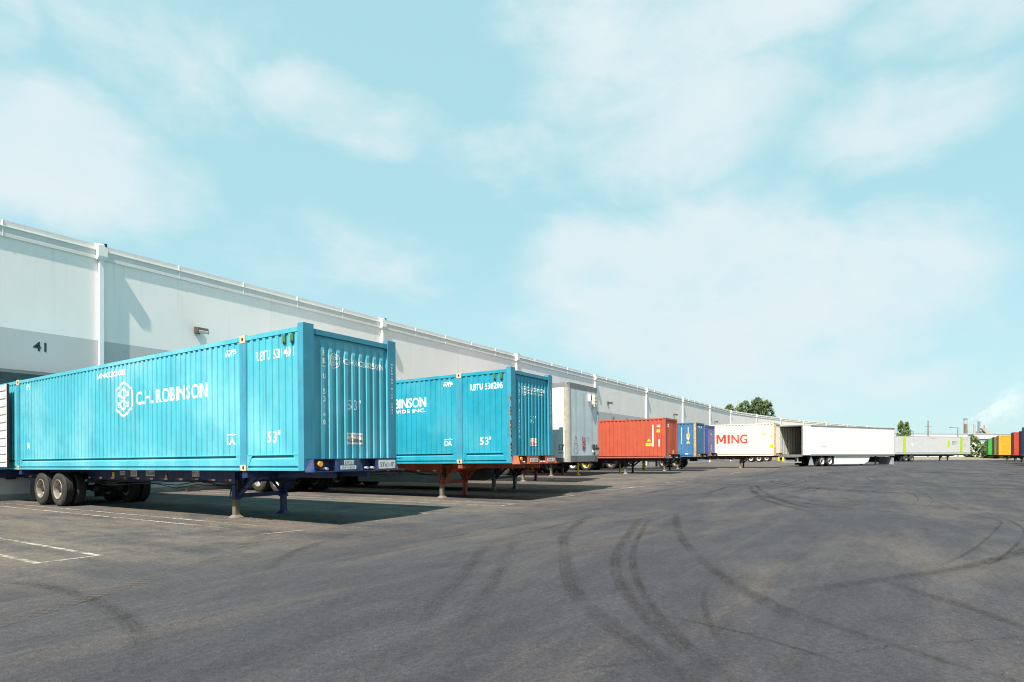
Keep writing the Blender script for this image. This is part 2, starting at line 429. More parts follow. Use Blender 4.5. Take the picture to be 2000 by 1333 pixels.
# ------------------------------------------------------------------ mesh helpers
class MB:
    def __init__(s):
        s.v = []
        s.f = []

    def add(s, vs, fs):
        o = len(s.v)
        s.v += [tuple(v) for v in vs]
        s.f += [tuple(i + o for i in f) for f in fs]
        return s

    def hexa(s, p):   # 8 points: bottom ring, top ring
        return s.add(p, [(3, 2, 1, 0), (4, 5, 6, 7), (0, 1, 5, 4), (1, 2, 6, 5), (2, 3, 7, 6), (3, 0, 4, 7)])

    def box(s, x0, x1, y0, y1, z0, z1):
        return s.hexa([(x0, y0, z0), (x1, y0, z0), (x1, y1, z0), (x0, y1, z0),
                       (x0, y0, z1), (x1, y0, z1), (x1, y1, z1), (x0, y1, z1)])

    def prism(s, pts, ax, a0, a1):   # polygon in the two other axes (in xyz order), extruded along ax
        def P(q, a):
            q = list(q)
            q.insert(ax, a)
            return tuple(q)
        n = len(pts)
        vs = [P(q, a0) for q in pts] + [P(q, a1) for q in pts]
        fs = [tuple(range(n))[::-1], tuple(range(n, 2 * n))]
        fs += [(i, (i + 1) % n, n + (i + 1) % n, n + i) for i in range(n)]
        return s.add(vs, fs)

    def bar(s, p, q, w, h, up=(0, 0, 1)):
        p, q = Vector(p), Vector(q)
        d = (q - p).normalized()
        sd = d.cross(Vector(up))
        if sd.length < 1e-4:
            sd = d.cross(Vector((1, 0, 0)))
        sd.normalize()
        u = sd.cross(d)
        a, b = sd * w / 2, u * h / 2
        return s.hexa([p - a - b, p + a - b, q + a - b, q - a - b, p - a + b, p + a + b, q + a + b, q - a + b])

    def cyl(s, p, q, r, n=12, r2=None):
        p, q = Vector(p), Vector(q)
        r2 = r if r2 is None else r2
        d = (q - p).normalized()
        a = d.orthogonal().normalized()
        b = d.cross(a)
        vs = []
        for c, rr in ((p, r), (q, r2)):
            vs += [c + (a * math.cos(t) + b * math.sin(t)) * rr for t in [2 * math.pi * i / n for i in range(n)]]
        fs = [tuple(range(n))[::-1], tuple(range(n, 2 * n))] + [(i, (i + 1) % n, n + (i + 1) % n, n + i) for i in range(n)]
        return s.add(vs, fs)

    def lathe(s, prof, n=32, closed=True):   # profile (r, x) about the x axis
        m = len(prof)
        vs = [(x, r * math.cos(2 * math.pi * i / n), r * math.sin(2 * math.pi * i / n)) for i in range(n) for r, x in prof]
        fs = []
        for i in range(n):
            j = (i + 1) % n
            for k in range(m if closed else m - 1):
                l = (k + 1) % m
                fs.append((i * m + k, i * m + l, j * m + l, j * m + k))
        return s.add(vs, fs)

    def mesh(s, name, m, smooth=None):
        me = bpy.data.meshes.new(name)
        me.from_pydata(s.v, [], s.f)
        bm = bmesh.new()
        bm.from_mesh(me)
        bmesh.ops.recalc_face_normals(bm, faces=bm.faces)
        if smooth:
            for f in bm.faces:
                f.smooth = True
            for e in bm.edges:
                if len(e.link_faces) == 2 and e.calc_face_angle(0) > R(smooth):
                    e.smooth = False
        bm.to_mesh(me)
        bm.free()
        if m:
            me.materials.append(m)
        return me

    def build(s, name, m, parent=None, smooth=None, label=None):
        return inst(name, s.mesh(name, m, smooth), parent, label=label)


def inst(name, me, parent=None, loc=None, rot=None, label=None):
    o = bpy.data.objects.new(name, me)
    COL.objects.link(o)
    if parent:
        o.parent = parent
    if loc:
        o.location = loc
    if rot:
        o.rotation_euler = rot
    if label:
        o['label'] = label
    return o


def thing(name, label, cat, loc=(0, 0, 0), rot=(0, 0, 0), group=None):
    o = bpy.data.objects.new(name, None)
    COL.objects.link(o)
    o.location = loc
    o.rotation_euler = rot
    o['label'] = label
    o['category'] = cat
    if group:
        o['group'] = group
    return o


def tag(o, label, cat, group=None):
    o['label'] = label
    o['category'] = cat
    if group:
        o['group'] = group
    return o


def box(name, m, parent, *a, label=None):
    return MB().box(*a).build(name, m, parent, label=label)


def g(u, v):
    """height of the yard surface: falls gently to the docks, rises a little along the lane"""
    return 0.17 * min(max((u - 16) / 21, 0), 1) - 0.0105 * min(max(v - 8, 0), 18.2)


# ------------------------------------------------------------------ lettering laid on (corrugated) sheets
_tc = {}


def text2d(body, bold=0.0):
    """flat outline mesh of a word, as (verts, faces, width, height) with the lower left corner at 0,0"""
    bold = 0.0 if 'M' in body else min(bold, 0.018)
    k = (body, bold)
    if k in _tc:
        return _tc[k]
    c = bpy.data.curves.new('word', 'FONT')
    c.body = body
    c.size = 1.0
    c.offset = bold
    c.resolution_u = 3
    c.fill_mode = 'FRONT'
    o = bpy.data.objects.new('word', c)
    COL.objects.link(o)
    bpy.context.view_layer.update()
    dg = bpy.context.evaluated_depsgraph_get()
    me = bpy.data.meshes.new_from_object(o.evaluated_get(dg))
    vs = [(v.co.x, v.co.y) for v in me.vertices]
    fs = [tuple(p.vertices) for p in me.polygons]
    bpy.data.objects.remove(o)
    bpy.data.curves.remove(c)
    bpy.data.meshes.remove(me)
    x0 = min(v[0] for v in vs)
    y0 = min(v[1] for v in vs)
    w = max(v[0] for v in vs) - x0
    h = max(v[1] for v in vs) - y0
    vs = [(x - x0, y - y0) for x, y in vs]
    _tc[k] = (vs, fs, w, h)
    return _tc[k]


class Flat:
    """2-d artwork: collects words, boxes and strokes, then is laid on a surface"""
    def __init__(s):
        s.v = []
        s.f = []

    def add(s, vs, fs):
        o = len(s.v)
        s.v += vs
        s.f += [tuple(i + o for i in f) for f in fs]
        return s

    def word(s, body, x, y, w=None, h=None, bold=0.0):
        vs, fs, w0, h0 = text2d(body, bold)
        if w is None:
            w = w0 * h / h0
        if h is None:
            h = h0 * w / w0
        return s.add([(x + a * w / w0, y + b * h / h0) for a, b in vs], fs)

    def rect(s, x0, x1, y0, y1):
        return s.add([(x0, y0), (x1, y0), (x1, y1), (x0, y1)], [(0, 1, 2, 3)])

    def poly(s, pts):
        return s.add(list(pts), [tuple(range(len(pts)))])

    def stroke(s, pts, w, closed=False):
        pts = list(pts)
        if closed:
            pts = pts + [pts[0]]
        for (ax, ay), (bx, by) in zip(pts, pts[1:]):
            d = math.hypot(bx - ax, by - ay)
            if d < 1e-9:
                continue
            dx, dy = (bx - ax) / d, (by - ay) / d
            ax2, ay2, bx2, by2 = ax - dx * w * .3, ay - dy * w * .3, bx + dx * w * .3, by + dy * w * .3
            nx, ny = -dy * w / 2, dx * w / 2
            s.add([(ax2 + nx, ay2 + ny), (ax2 - nx, ay2 - ny), (bx2 - nx, by2 - ny), (bx2 + nx, by2 + ny)], [(0, 1, 2, 3)])
        return s

    def column(s, body, x, ytop, pitch, h, w=None):
        for i, ch in enumerate(body):
            if ch == ' ':
                continue
            vs, fs, w0, h0 = text2d(ch, .02)
            ww = (w if w and ch not in '1I' else w0 * h / h0)
            s.word(ch, x - ww / 2, ytop - pitch * i - h, ww, h, .02)
        return s

    def emblem(s, cx, cy, w, h, t):
        """hexagon ring with a double arrow and four crooked arms"""
        a, b = w / 2, h / 2
        s.stroke([(cx, cy + b), (cx + a, cy + b * .52), (cx + a, cy - b * .52), (cx, cy - b), (cx - a, cy - b * .52), (cx - a, cy + b * .52)], t, True)
        a, b = a * .82, b * .82
        s.stroke([(cx, cy + b * .75), (cx, cy + b * .08)], t)
        s.stroke([(cx, cy - b * .75), (cx, cy - b * .08)], t)
        for q in (1, -1):
            s.stroke([(cx - a * .3, cy + q * b * .6), (cx, cy + q * b * .82), (cx + a * .3, cy + q * b * .6)], t * .85)
            for r in (1, -1):
                s.stroke([(cx, cy), (cx + r * a * .72, cy + q * b * .42)], t * .85)
                s.stroke([(cx + r * a * .35, cy + q * b * .50), (cx + r * a * .78, cy + q * b * .50), (cx + r * a * .80, cy + q * b * .22)], t * .8)
        return s

    def lay(s, name, m, parent, fn, cuts=(), axis=0, label=None, th=None):
        """fn maps (x, y) of the artwork to a point; cuts: positions along the artwork's x where the sheet bends"""
        bm = bmesh.new()
        bv = [bm.verts.new((x, y, 0)) for x, y in s.v]
        for f in s.f:
            try:
                bm.faces.new([bv[i] for i in f])
            except ValueError:
                pass
        bmesh.ops.triangulate(bm, faces=bm.faces[:])
        if cuts:
            lo = min(v[0] for v in s.v)
            hi = max(v[0] for v in s.v)
            for c in cuts:
                if lo < c < hi:
                    bmesh.ops.bisect_plane(bm, geom=bm.verts[:] + bm.edges[:] + bm.faces[:], plane_co=(c, 0, 0), plane_no=(1, 0, 0), dist=1e-5)
        for v in bm.verts:
            v.co = fn(v.co.x, v.co.y)
        me = bpy.data.meshes.new(name)
        bm.to_mesh(me)
        bm.free()
        me.materials.append(m)
        return inst(name, me, parent, label=label)


def profile(a0, a1, pitch, depth, base=0.0, crest=0.32):
    """trapezoid corrugation between a0 and a1: list of (position, inward offset)"""
    n = max(1, round((a1 - a0) / pitch))
    p = (a1 - a0) / n
    c, sl = crest * p, (1 - 2 * crest) / 2 * p
    pts = []
    for i in range(n):
        t = a0 + i * p
        pts += [(t, base), (t + c, base), (t + c + sl, base + depth), (t + c + sl + c, base + depth)]
    pts.append((a1, base))
    return pts


def offset_at(prof, t):
    for (a, da), (b, db) in zip(prof, prof[1:]):
        if a <= t <= b:
            return da + (db - da) * (t - a) / max(b - a, 1e-9)
    return prof[0][1]


def side_fn(sec, x_sign=1, W=0.0, lift=0.003):
    """artwork x runs from left to right as read on the side that faces -x; stored as -y"""
    def fn(x, z):
        y = -x
        d = 0
        for pr in sec:
            if pr[0][0] <= y <= pr[-1][0]:
                d = offset_at(pr, y)
        return (d - lift, y, z)
    return fn


def front_fn(pr, lift=0.003):
    def fn(x, z):
        return (x, offset_at(pr, x) - lift, z)
    return fn


# ================================================================== THE SETTING
def build_ground():
    us = [-600, -60, 0, 16, 37, 80, 160, 400, 1200, 3500]
    vv = [-3500, -900, -200, -40, 0, 8, 26.2, 60, 200, 900, 3500]
    vs = [(u, v, g(u, v)) for u in us for v in vv]
    n = len(vv)
    fs = [(i * n + j, (i + 1) * n + j, (i + 1) * n + j + 1, i * n + j + 1) for i in range(len(us) - 1) for j in range(n - 1)]
    o = MB().add(vs, fs).build('ground', M_ASPH)
    o['kind'] = 'structure'
    return o


GROUND = build_ground()
_lay = [0]


def smooth_path(pts, step=0.35):
    """Catmull-Rom through the points"""
    P = [Vector(p) for p in pts]
    P = [P[0] * 2 - P[1]] + P + [P[-1] * 2 - P[-2]]
    out = []
    for i in range(1, len(P) - 2):
        a, b, c, d = P[i - 1:i + 3]
        n = max(1, int((c - b).length / step))
        for k in range(n):
            t = k / n
            out.append(0.5 * ((2 * b) + (c - a) * t + (2 * a - 5 * b + 4 * c - d) * t * t + (3 * b - a - 3 * c + d) * t ** 3))
    out.append(P[-2])
    return out


def strip(name, pts, width, m, fade=0.0, step=0.35, jitter=0.0, w2=None):
    """a ribbon lying on the yard surface"""
    path = smooth_path(pts, step)
    _lay[0] += 1
    h = 0.003 + 0.00018 * (_lay[0] % 60)
    vs, fs, uvs, fd = [], [], [], []
    n = len(path)
    L = 0
    tot = sum((b - a).length for a, b in zip(path, path[1:]))
    for i, p in enumerate(path):
        t = (path[min(i + 1, n - 1)] - path[max(i - 1, 0)]).normalized()
        nr = Vector((-t.y, t.x))
        if i:
            L += (p - path[i - 1]).length
        w = width if w2 is None else width + (w2 - width) * L / tot
        for k in range(5):
            q = p + nr * w * (k / 4 - 0.5)
            vs.append((q.x, q.y, g(q.x, q.y) + h))
            uvs.append((k / 4, L))
            fd.append(1.0 if not fade else max(0, min(1, L / fade, (tot - L) / fade)))
        if i:
            for k in range(4):
                a = (i - 1) * 5 + k
                fs.append((a, a + 1, a + 6, a + 5))
    me = bpy.data.meshes.new(name)
    me.from_pydata(vs, [], fs)
    ul = me.uv_layers.new(name='UVMap')
    for lp in me.loops:
        ul.data[lp.index].uv = uvs[lp.vertex_index]
    at = me.attributes.new('fade', 'FLOAT', 'POINT')
    at.data.foreach_set('value', fd)
    me.materials.append(m)
    return inst(name, me, GROUND)


# parking-bay lines: pairs of stripes joined at the lane end
for u0, u1, vend, mm in ((3.35, 4.08, 9.70, M_PAINTLINE),  (10.62, 11.34, 9.70, M_PAINTFAINT), (13.95, 14.72, 9.30, M_PAINTLINE),
                         (17.9, 18.65, 9.35, M_PAINTFAINT), (23.3, 24.0, 9.2, M_PAINTLINE), (27.3, 28.0, 9.0, M_PAINTFAINT), (31.0, 31.8, 8.9, M_PAINTFAINT),
                         (35.6, 36.4, 8.9, M_PAINTFAINT), (42.4, 43.2, 8.8, M_PAINTFAINT), (48.6, 49.4, 8.5, M_PAINTFAINT), (55.0, 55.8, 8.4, M_PAINTFAINT), (-0.4, 0.3, 9.7, M_PAINTLINE)):
    for uu in (u0, u1):
        strip('painted_line', [(uu, vend), (uu, vend + 5), (uu, 25.6)], 0.10, mm, step=2.5)
    strip('painted_line', [(u0 - .05, vend), (u1 + .05, vend)], 0.10, mm)
for uu, ve in ((6.96, 10.9), (7.53, 10.2)):
    strip('painted_line', [(uu, ve), (uu, 15), (uu, 25.4)], 0.10, M_PAINTLINE, fade=2.5, step=1.2)
strip('painted_line', [(6.7, 9.69), (7.5, 9.53)], 0.10, M_PAINTFAINT)
strip('painted_line', [(21.5, 9.3), (25.1, 8.85)], 0.11, M_PAINTLINE)
strip('painted_line', [(27.2, 9.0), (29.2, 8.6)], 0.12, M_PAINTLINE)
strip('painted_line', [(39.3, 8.8), (43.0, 8.9)], 0.14, M_PAINTLINE)
strip('painted_line', [(45.8, 8.4), (49.0, 8.4)], 0.14, M_PAINTLINE)
for uu in (14.9, 22.3, 26.4, 30.6, 34.4, 38.2):
    strip('painted_line', [(uu, 9.6), (uu + .05, 14)], 0.11, M_PAINTLINE, fade=1.0, step=1.0)
strip('painted_line', [(52.0, 8.2), (54.5, 8.1)], 0.15, M_PAINTLINE)
# heavy tyre marks swinging out of the lane
strip('tyre_mark', [(13.5, 6.2), (9.89, 5.11), (7.83, 4.08), (6.25, 3.21), (5.27, 2.54), (4.75, 2.05), (4.28, 1.56), (3.6, 0.9), (3.1, 0.1)], 0.26, M_SKIDB, fade=2.2, w2=0.30)
strip('tyre_mark', [(13.2, 4.9), (10.51, 4.13), (8.24, 3.44), (6.83, 2.85), (5.7, 2.24), (4.84, 1.64), (4.2, 1.09), (3.4, 0.3)], 0.22, M_SKIDB, fade=1.8)
strip('tyre_mark', [(13.4, 4.75), (11.0, 4.06), (8.83, 3.4), (7.26, 2.8), (5.79, 2.1), (4.89, 1.56), (4.18, 1.02), (3.5, 0.3)], 0.15, M_SKIDB, fade=1.8)
strip('tyre_mark', [(14.5, 4.5), (11.74, 3.63), (9.53, 2.8), (7.79, 1.96), (6.66, 1.36), (5.98, 0.9), (5.55, 0.5)], 0.24, M_SKIDB, fade=0.7)
strip('tyre_mark', [(8.3, 0.2), (8.08, 0.09), (7.54, -0.24), (7.06, -0.62), (6.58, -0.87), (6.0, -1.3)], 0.2, M_SKIDB, fade=0.5)
strip('tyre_mark', [(6.8, 0.95), (7.5, 0.51), (8.28, 0.04), (9.2, -0.55), (10.75, -1.28), (13.0, -2.1)], 0.26, M_SKID, fade=0.8)
strip('tyre_mark', [(7.0, 1.5), (6.05, 0.79), (5.57, 0.23), (5.15, -0.31), (4.8, -0.9)], 0.14, M_SKIDB, fade=0.6)
for off in (0, 0.42):
    strip('tyre_mark', [(24 + off, -0.9), (18.43 + off, -1.41 - off), (16.6 + off, -1.9 - off * .4), (14.63, -1.63 - off), (11.35, -0.99 - off), (8.8, -0.3 - off)], 0.07, M_SKID, fade=2.0)
for p in ([(27, 5.2), (23.41, 4.42), (20.02, 3.48), (17.73, 2.43), (16.0, 1.4)], [(28, 5.2), (24.41, 4.33), (20.8, 3.3), (18.19, 2.23), (16.6, 1.3)]):
    strip('tyre_mark', p, 0.26, M_SKID, fade=2.0)
strip('tyre_mark', [(3.6, 3.2), (4.32, 3.67), (5.57, 4.27), (6.78, 4.93), (8.5, 5.8)], 0.28, M_FAINT, fade=1.2)
strip('tyre_mark', [(3.9, 3.0), (4.62, 3.37), (5.87, 3.97), (7.08, 4.63), (8.8, 5.5)], 0.24, M_FAINT, fade=1.2)
strip('tyre_mark', [(3.0, 5.6), (4.2, 6.2), (5.6, 7.4), (7.4, 8.2), (10.0, 8.6)], 0.26, M_FAINT, fade=1.4)
strip('tyre_mark', [(2.0, 4.2), (2.6, 5.6), (2.8, 7.6), (2.4, 9.5)], 0.24, M_FAINT, fade=1.0)
strip('tyre_mark', [(4.3, 0.9), (4.9, 1.2), (5.89, 1.56), (7.0, 1.8)], 0.10, M_FAINT, fade=0.6)
strip('tyre_mark', [(5.3, 1.9), (5.1, 1.0), (4.7, 0.2)], 0.07, M_SKID, fade=0.5)
random.seed(11)
cnt = 0
while cnt < 215:    # faint arcs all over the turning area, most of them in pairs
    a = random.uniform(0, 6.28)
    rad = random.uniform(7, 26)
    cx, cy = random.uniform(-5, 75), random.uniform(-24, 24)
    sp = random.uniform(4, 13) / rad
    pts = [(cx + rad * math.cos(a + sp * k / 5), cy + rad * math.sin(a + sp * k / 5)) for k in range(6)]
    if any(q[1] > 8.3 or q[1] < -12 or q[0] < 2.5 or q[0] > 62 or (q[0] < 15 and -3 < q[1] < 6.5) for q in pts):
        continue
    w = random.choice([0.08, 0.12, 0.16, 0.22, 0.28])
    mm = M_PALE if random.random() < 0.22 else M_SKID
    strip('tyre_mark', pts, w, mm, fade=2.5, step=.7)
    cnt += 1
    if random.random() < 0.7:
        strip('tyre_mark', [((x - cx) * (rad + .36) / rad + cx, (y - cy) * (rad + .36) / rad + cy) for x, y in pts], w, mm, fade=2.5, step=.7)
        cnt += 1
for i in range(64):    # long smears where trailers swing along the bays
    u, v = random.uniform(4, 48), random.uniform(3.5, 9.5)
    L_ = random.uniform(3, 9)
    sl = random.uniform(-.12, .06)
    strip('tyre_mark', [(u, v), (u + L_ * .5, v + sl * L_ * .5 + random.uniform(-.15, .15)), (u + L_, v + sl * L_)], random.choice([.08, .14, .25]), M_PALE if i % 3 else M_SKID, fade=1.8, step=.9)


def crack(pts, w=.012):
    P = []
    for (ax, ay), (bx, by) in zip(pts, pts[1:]):
        n = max(2, int(math.hypot(bx - ax, by - ay) / .10))
        P += [(ax + (bx - ax) * k / n + random.gauss(0, .018), ay + (by - ay) * k / n + random.gauss(0, .018)) for k in range(n)]
    strip('crack', P, w, M_CRACK, fade=.4, step=.08)


crack([(4.27, 1.14), (4.6, .87), (4.9, .4), (5.35, .02), (5.9, -.55), (6.5, -1.2)])
crack([(4.27, 1.14), (4.05, 1.5), (3.7, 1.75), (3.2, 1.95)])
crack([(10.5, 5.6), (9.4, 6.3), (8.0, 6.6), (6.4, 7.2)], .014)
crack([(13.0, -1.0), (12.2, 1.2), (12.6, 3.0), (11.9, 4.9)], .016)
# pale dusty tread print leaving the first bay
strip('dust_track', [(7.8, 11.1), (6.23, 9.15), (5.02, 8.08), (3.64, 7.3), (2.66, 6.8), (1.95, 6.43), (0.4, 5.9)], 0.26, M_DUSTTRACK, fade=1.0)
strip('dust_track', [(11.2, 9.4), (8.5, 9.0), (6.6, 8.9), (4.5, 9.1)], 0.30, M_DUSTTRACK, fade=1.2)


# ------------------------------------------------------------------ warehouse
D = 26.18            # wall face
B = 15.24            # bay
PT = EYE + 8.14      # parapet top
posts = [(11.05 + B * n, D) for n in range(-2, 8)]
for hd in (-7, -9, -11.5, -14, -15, -16, -17):
    x, y = posts[-1]
    posts.append((x + B * math.cos(R(hd)), y + B * math.sin(R(hd))))
wh = thing('warehouse', 'long white and grey tilt-up warehouse with dock wall curving away', 'warehouse')
panel_w = {}


def wall_panel(Lp):
    k = round(Lp, 2)
    if k not in panel_w:
        m = MB().box(0.012, Lp - 0.012, 0, 0.2, -0.6, PT - 0.02)
        m.box(-0.02, 0.014, 0.02, 0.19, -0.6, PT - 0.03)          # recessed joint filler
        panel_w[k] = m.mesh('wall_panel', M_WALL)
    return panel_w[k]


CP = 3.048


def coping_mesh():
    m = MB()
    # fascia profile in (y, z): y negative is out from the wall
    prof = [(0.18, PT), (-0.020, PT), (-0.020, PT - 0.20), (-0.062, PT - 0.205), (-0.062, PT - 0.235), (-0.026, PT - 0.25),
            (-0.026, PT - 0.43), (-0.050, PT - 0.46), (-0.050, PT - 0.575), (0.0, PT - 0.58), (0.18, PT - 0.58)]
    m.prism(prof, 0, 0.004, CP - 0.004)
    return m.mesh('coping', COPING)


def lip_mesh():
    m = MB()
    m.box(0.002, CP - 0.002, -0.070, -0.060, PT - 0.232, PT - 0.204)
    return m.mesh('coping_lip', LIP)


def seam_mesh():
    m = MB()
    m.box(-0.012, 0.012, -0.058, -0.012, PT - 0.575, PT + 0.002)
    return m.mesh('coping_seam', LIP)


MEC, MEL, MES = coping_mesh(), lip_mesh(), seam_mesh()
dn = MB()
dn.box(-0.075, 0.075, -0.155, -0.012, -0.1, PT - 0.58)
MED = dn.mesh('downspout', SPOUT)
hd_ = MB()
hd_.prism([(-0.27, PT - 0.05), (-0.02, PT + 0.04), (0.1, PT + 0.04), (0.1, PT - 0.60), (-0.18, PT - 0.60), (-0.27, PT - 0.48)], 0, -0.16, 0.16)
MEH = hd_.mesh('conductor_head', SPOUT)
MEST = MB().box(-0.10, 0.10, -0.162, -0.008, 0, 0.05).mesh('pipe_strap', SPOUT)
ov = MB().box(0.06, 0.13, -0.275, -0.2, PT - 0.09, PT + 0.03)
MEOV = ov.mesh('overflow_opening', BLACKHOLE)
for i, ((x0, y0), (x1, y1)) in enumerate(zip(posts, posts[1:])):
    a = math.atan2(y1 - y0, x1 - x0)
    Lb = math.hypot(x1 - x0, y1 - y0)
    dx, dy = math.cos(a), math.sin(a)
    for k in range(2):
        inst('wall_panel', wall_panel(Lb / 2), wh, (x0 + dx * Lb / 2 * k, y0 + dy * Lb / 2 * k, 0), (0, 0, a))
    for k in range(5):
        px, py = x0 + dx * CP * k, y0 + dy * CP * k
        c = inst('coping', MEC, wh, (px, py, 0), (0, 0, a))
        inst('lip', MEL, c)
        if k:
            inst('seam', MES, c)
    dsp = inst('downspout', MED, wh, (x0, y0, 0), (0, 0, a))
    inst('conductor_head', MEH, dsp)
    inst('pipe_strap', MEST, dsp, (0, 0, 3.3))
    inst('overflow_opening', MEOV, dsp)
rf = MB()
back = [(x + 6, y + 70) for x, y in posts]
ring = posts + back[::-1]
rf.prism([(x + 0.0, y + 0.21) for x, y in posts] + [(x, y) for x, y in back[::-1]], 2, PT - 0.62, PT - 0.5)
rf.build('roof', ROOFM, wh)
ex, ey = posts[-1]
MB().bar((ex, ey + 0.2, (PT - .3) / 2), (ex + 6, ey + 70, (PT - .3) / 2), 0.3, PT - .3).build('end_wall', M_WALL, wh)
MB().box(0, 130, D - 0.035, D - 0.006, -0.4, 0.02).build('base_kerb', CONC, wh)
ux = posts[-3][0] - 6
box('rooftop_unit', GALV, wh, ux, ux + 5, posts[-3][1] + 8, posts[-3][1] + 12, PT - 0.5, PT + 0.55)

# dock numbers painted on the grey band
for txt, uc, zc in (('41', 9.09, 5.17), ('28', 61.8, 5.17), ('27', 65.7, 5.17)):
    vs_, fs_, w0, h0 = text2d(txt, 0.03)
    hh = 0.34
    ww = w0 * hh / h0 * 1.05
    Flat().word(txt, uc - ww / 2, zc, ww, hh, 0.03).lay('dock_number', BLACKLET, wh, lambda x, z: (x, D - 0.004, z))

# dock shelters round the doors that trailers are backed up to
def dock_shelter(uc):
    dk = MB().prism([(D - 0.02, 4.10), (D - 0.62, 3.98), (D - 0.62, 4.24), (D - 0.02, 4.42)], 0, uc - 1.85, uc + 1.85).build('dock_shelter', PADTEAL, wh)
    for sx in (-1, 1):
        x = uc + sx * 1.72
        MB().box(x - 0.13, x + 0.13, D - 0.12, D - 0.012, 0.9, 4.1).build('side_pad', PADTEAL, dk)
    box('door_leaf', DOORGREY, dk, uc - 1.25, uc + 1.25, D - 0.03, D - 0.008, 1.0, 3.95)
    for sx in (-1, 1):
        x = uc + sx * 0.85
        box('dock_bumper', RUBBER, dk, x - 0.13, x + 0.13, D - 0.14, D - 0.012, 0.55, 0.95)


for uc in (4.5, 9.07, 12.9, 16.64, 20.4, 27.2, 34.2, 38.8, 46.5, 52.6):
    dock_shelter(uc)

# wall packs
def wall_lamp(u, label):
    t = thing('wall_lamp', label, 'wall lamp', (u, D, 6.86), (0, 0, 0), 'flood lamps along the dock wall')
    MB().box(-0.13, 0.13, -0.05, -0.004, -0.08, 0.22).build('mounting_plate', STEELLEG, t)
    MB().bar((0, -0.05, 0.08), (0, -0.22, 0.06), 0.07, 0.07).build('arm', BRONZE, t)
    MB().prism([(-0.20, -0.06), (-0.52, -0.12), (-0.56, -0.02), (-0.50, 0.13), (-0.20, 0.17)], 0, -0.24, 0.24).build('housing', BRONZE, t)
    MB().prism([(-0.53, -0.115), (-0.575, -0.02), (-0.555, -0.005), (-0.515, -0.10)], 0, -0.21, 0.21).build('lens', LENS, t)


for u, lb in ((14.9, 'bronze flood lamp on the wall above the nearest cyan container'),
              (60.2, 'flood lamp on the white wall between the grey van nose and dock number 28'),
              (83.2, 'small flood lamp on the wall above the right end of the red container'),
              (106.0, 'farthest flood lamp on the wall, above the deep blue container')):
    wall_lamp(u, lb)


# ================================================================== CONTAINERS
class Fr:
    """where a container, chassis or trailer stands: front left lower corner, heading and slope"""
    def __init__(s, u, v, z0, tilt=0.0, rot=0.0):
        s.u, s.v, s.z0, s.tilt, s.rot = u, v, z0, tilt, rot

    def ground(s, x, y):
        c, sn = math.cos(s.rot), math.sin(s.rot)
        return g(s.u + c * x - sn * y, s.v + sn * x + c * y) - (s.z0 + s.tilt * y)

    def root(s, name, label, cat, group=None):
        return thing(name, label, cat, (s.u, s.v, s.z0), (math.atan(s.tilt), 0, s.rot), group)


def sheet_y(prof, x_of, z0, z1):
    """corrugated side sheet along y"""
    m = MB()
    vs = []
    for t, d in prof:
        vs += [(x_of(d), t, z0), (x_of(d), t, z1)]
    n = len(prof)
    return m.add(vs, [(2 * i, 2 * i + 2, 2 * i + 3, 2 * i + 1) for i in range(n - 1)])


def sheet_x(prof, y_of, z0, z1, taper, depth):
    """corrugated end sheet along x whose flutes run out flat near the header"""
    m = MB()
    vs = []
    for t, d in prof:
        vs += [(t, y_of(d), z0), (t, y_of(d), z1 - taper), (t, y_of(depth), z1 - taper * .12), (t, y_of(depth), z1)]
    n = len(prof)
    fs = []
    for i in range(n - 1):
        for k in range(3):
            a = 4 * i + k
            fs.append((a, a + 4, a + 5, a + 1))
    return m.add(vs, fs)


def casting(parent, m, x, y, z, sx, sy, sz, face):
    """corner casting block with its oval hole on the -x or -y face"""
    c = MB().box(x, x + sx, y, y + sy, z, z + sz).build('corner_casting', m, parent)
    if face == 'x':
        pts = [(y + sy / 2 + 0.032 * math.cos(t), z + sz * .5 + 0.042 * math.sin(t)) for t in [i * math.pi / 5 for i in range(10)]]
        MB().prism(pts, 0, x - 0.002, x + 0.004).build('casting_hole', BLACKHOLE, c)
    else:
        pts = [(x + sx / 2 + 0.032 * math.cos(t), z + sz * .5 + 0.042 * math.sin(t)) for t in [i * math.pi / 5 for i in range(10)]]
        MB().prism(pts, 1, y - 0.002, y + 0.004).build('casting_hole', BLACKHOLE, c)


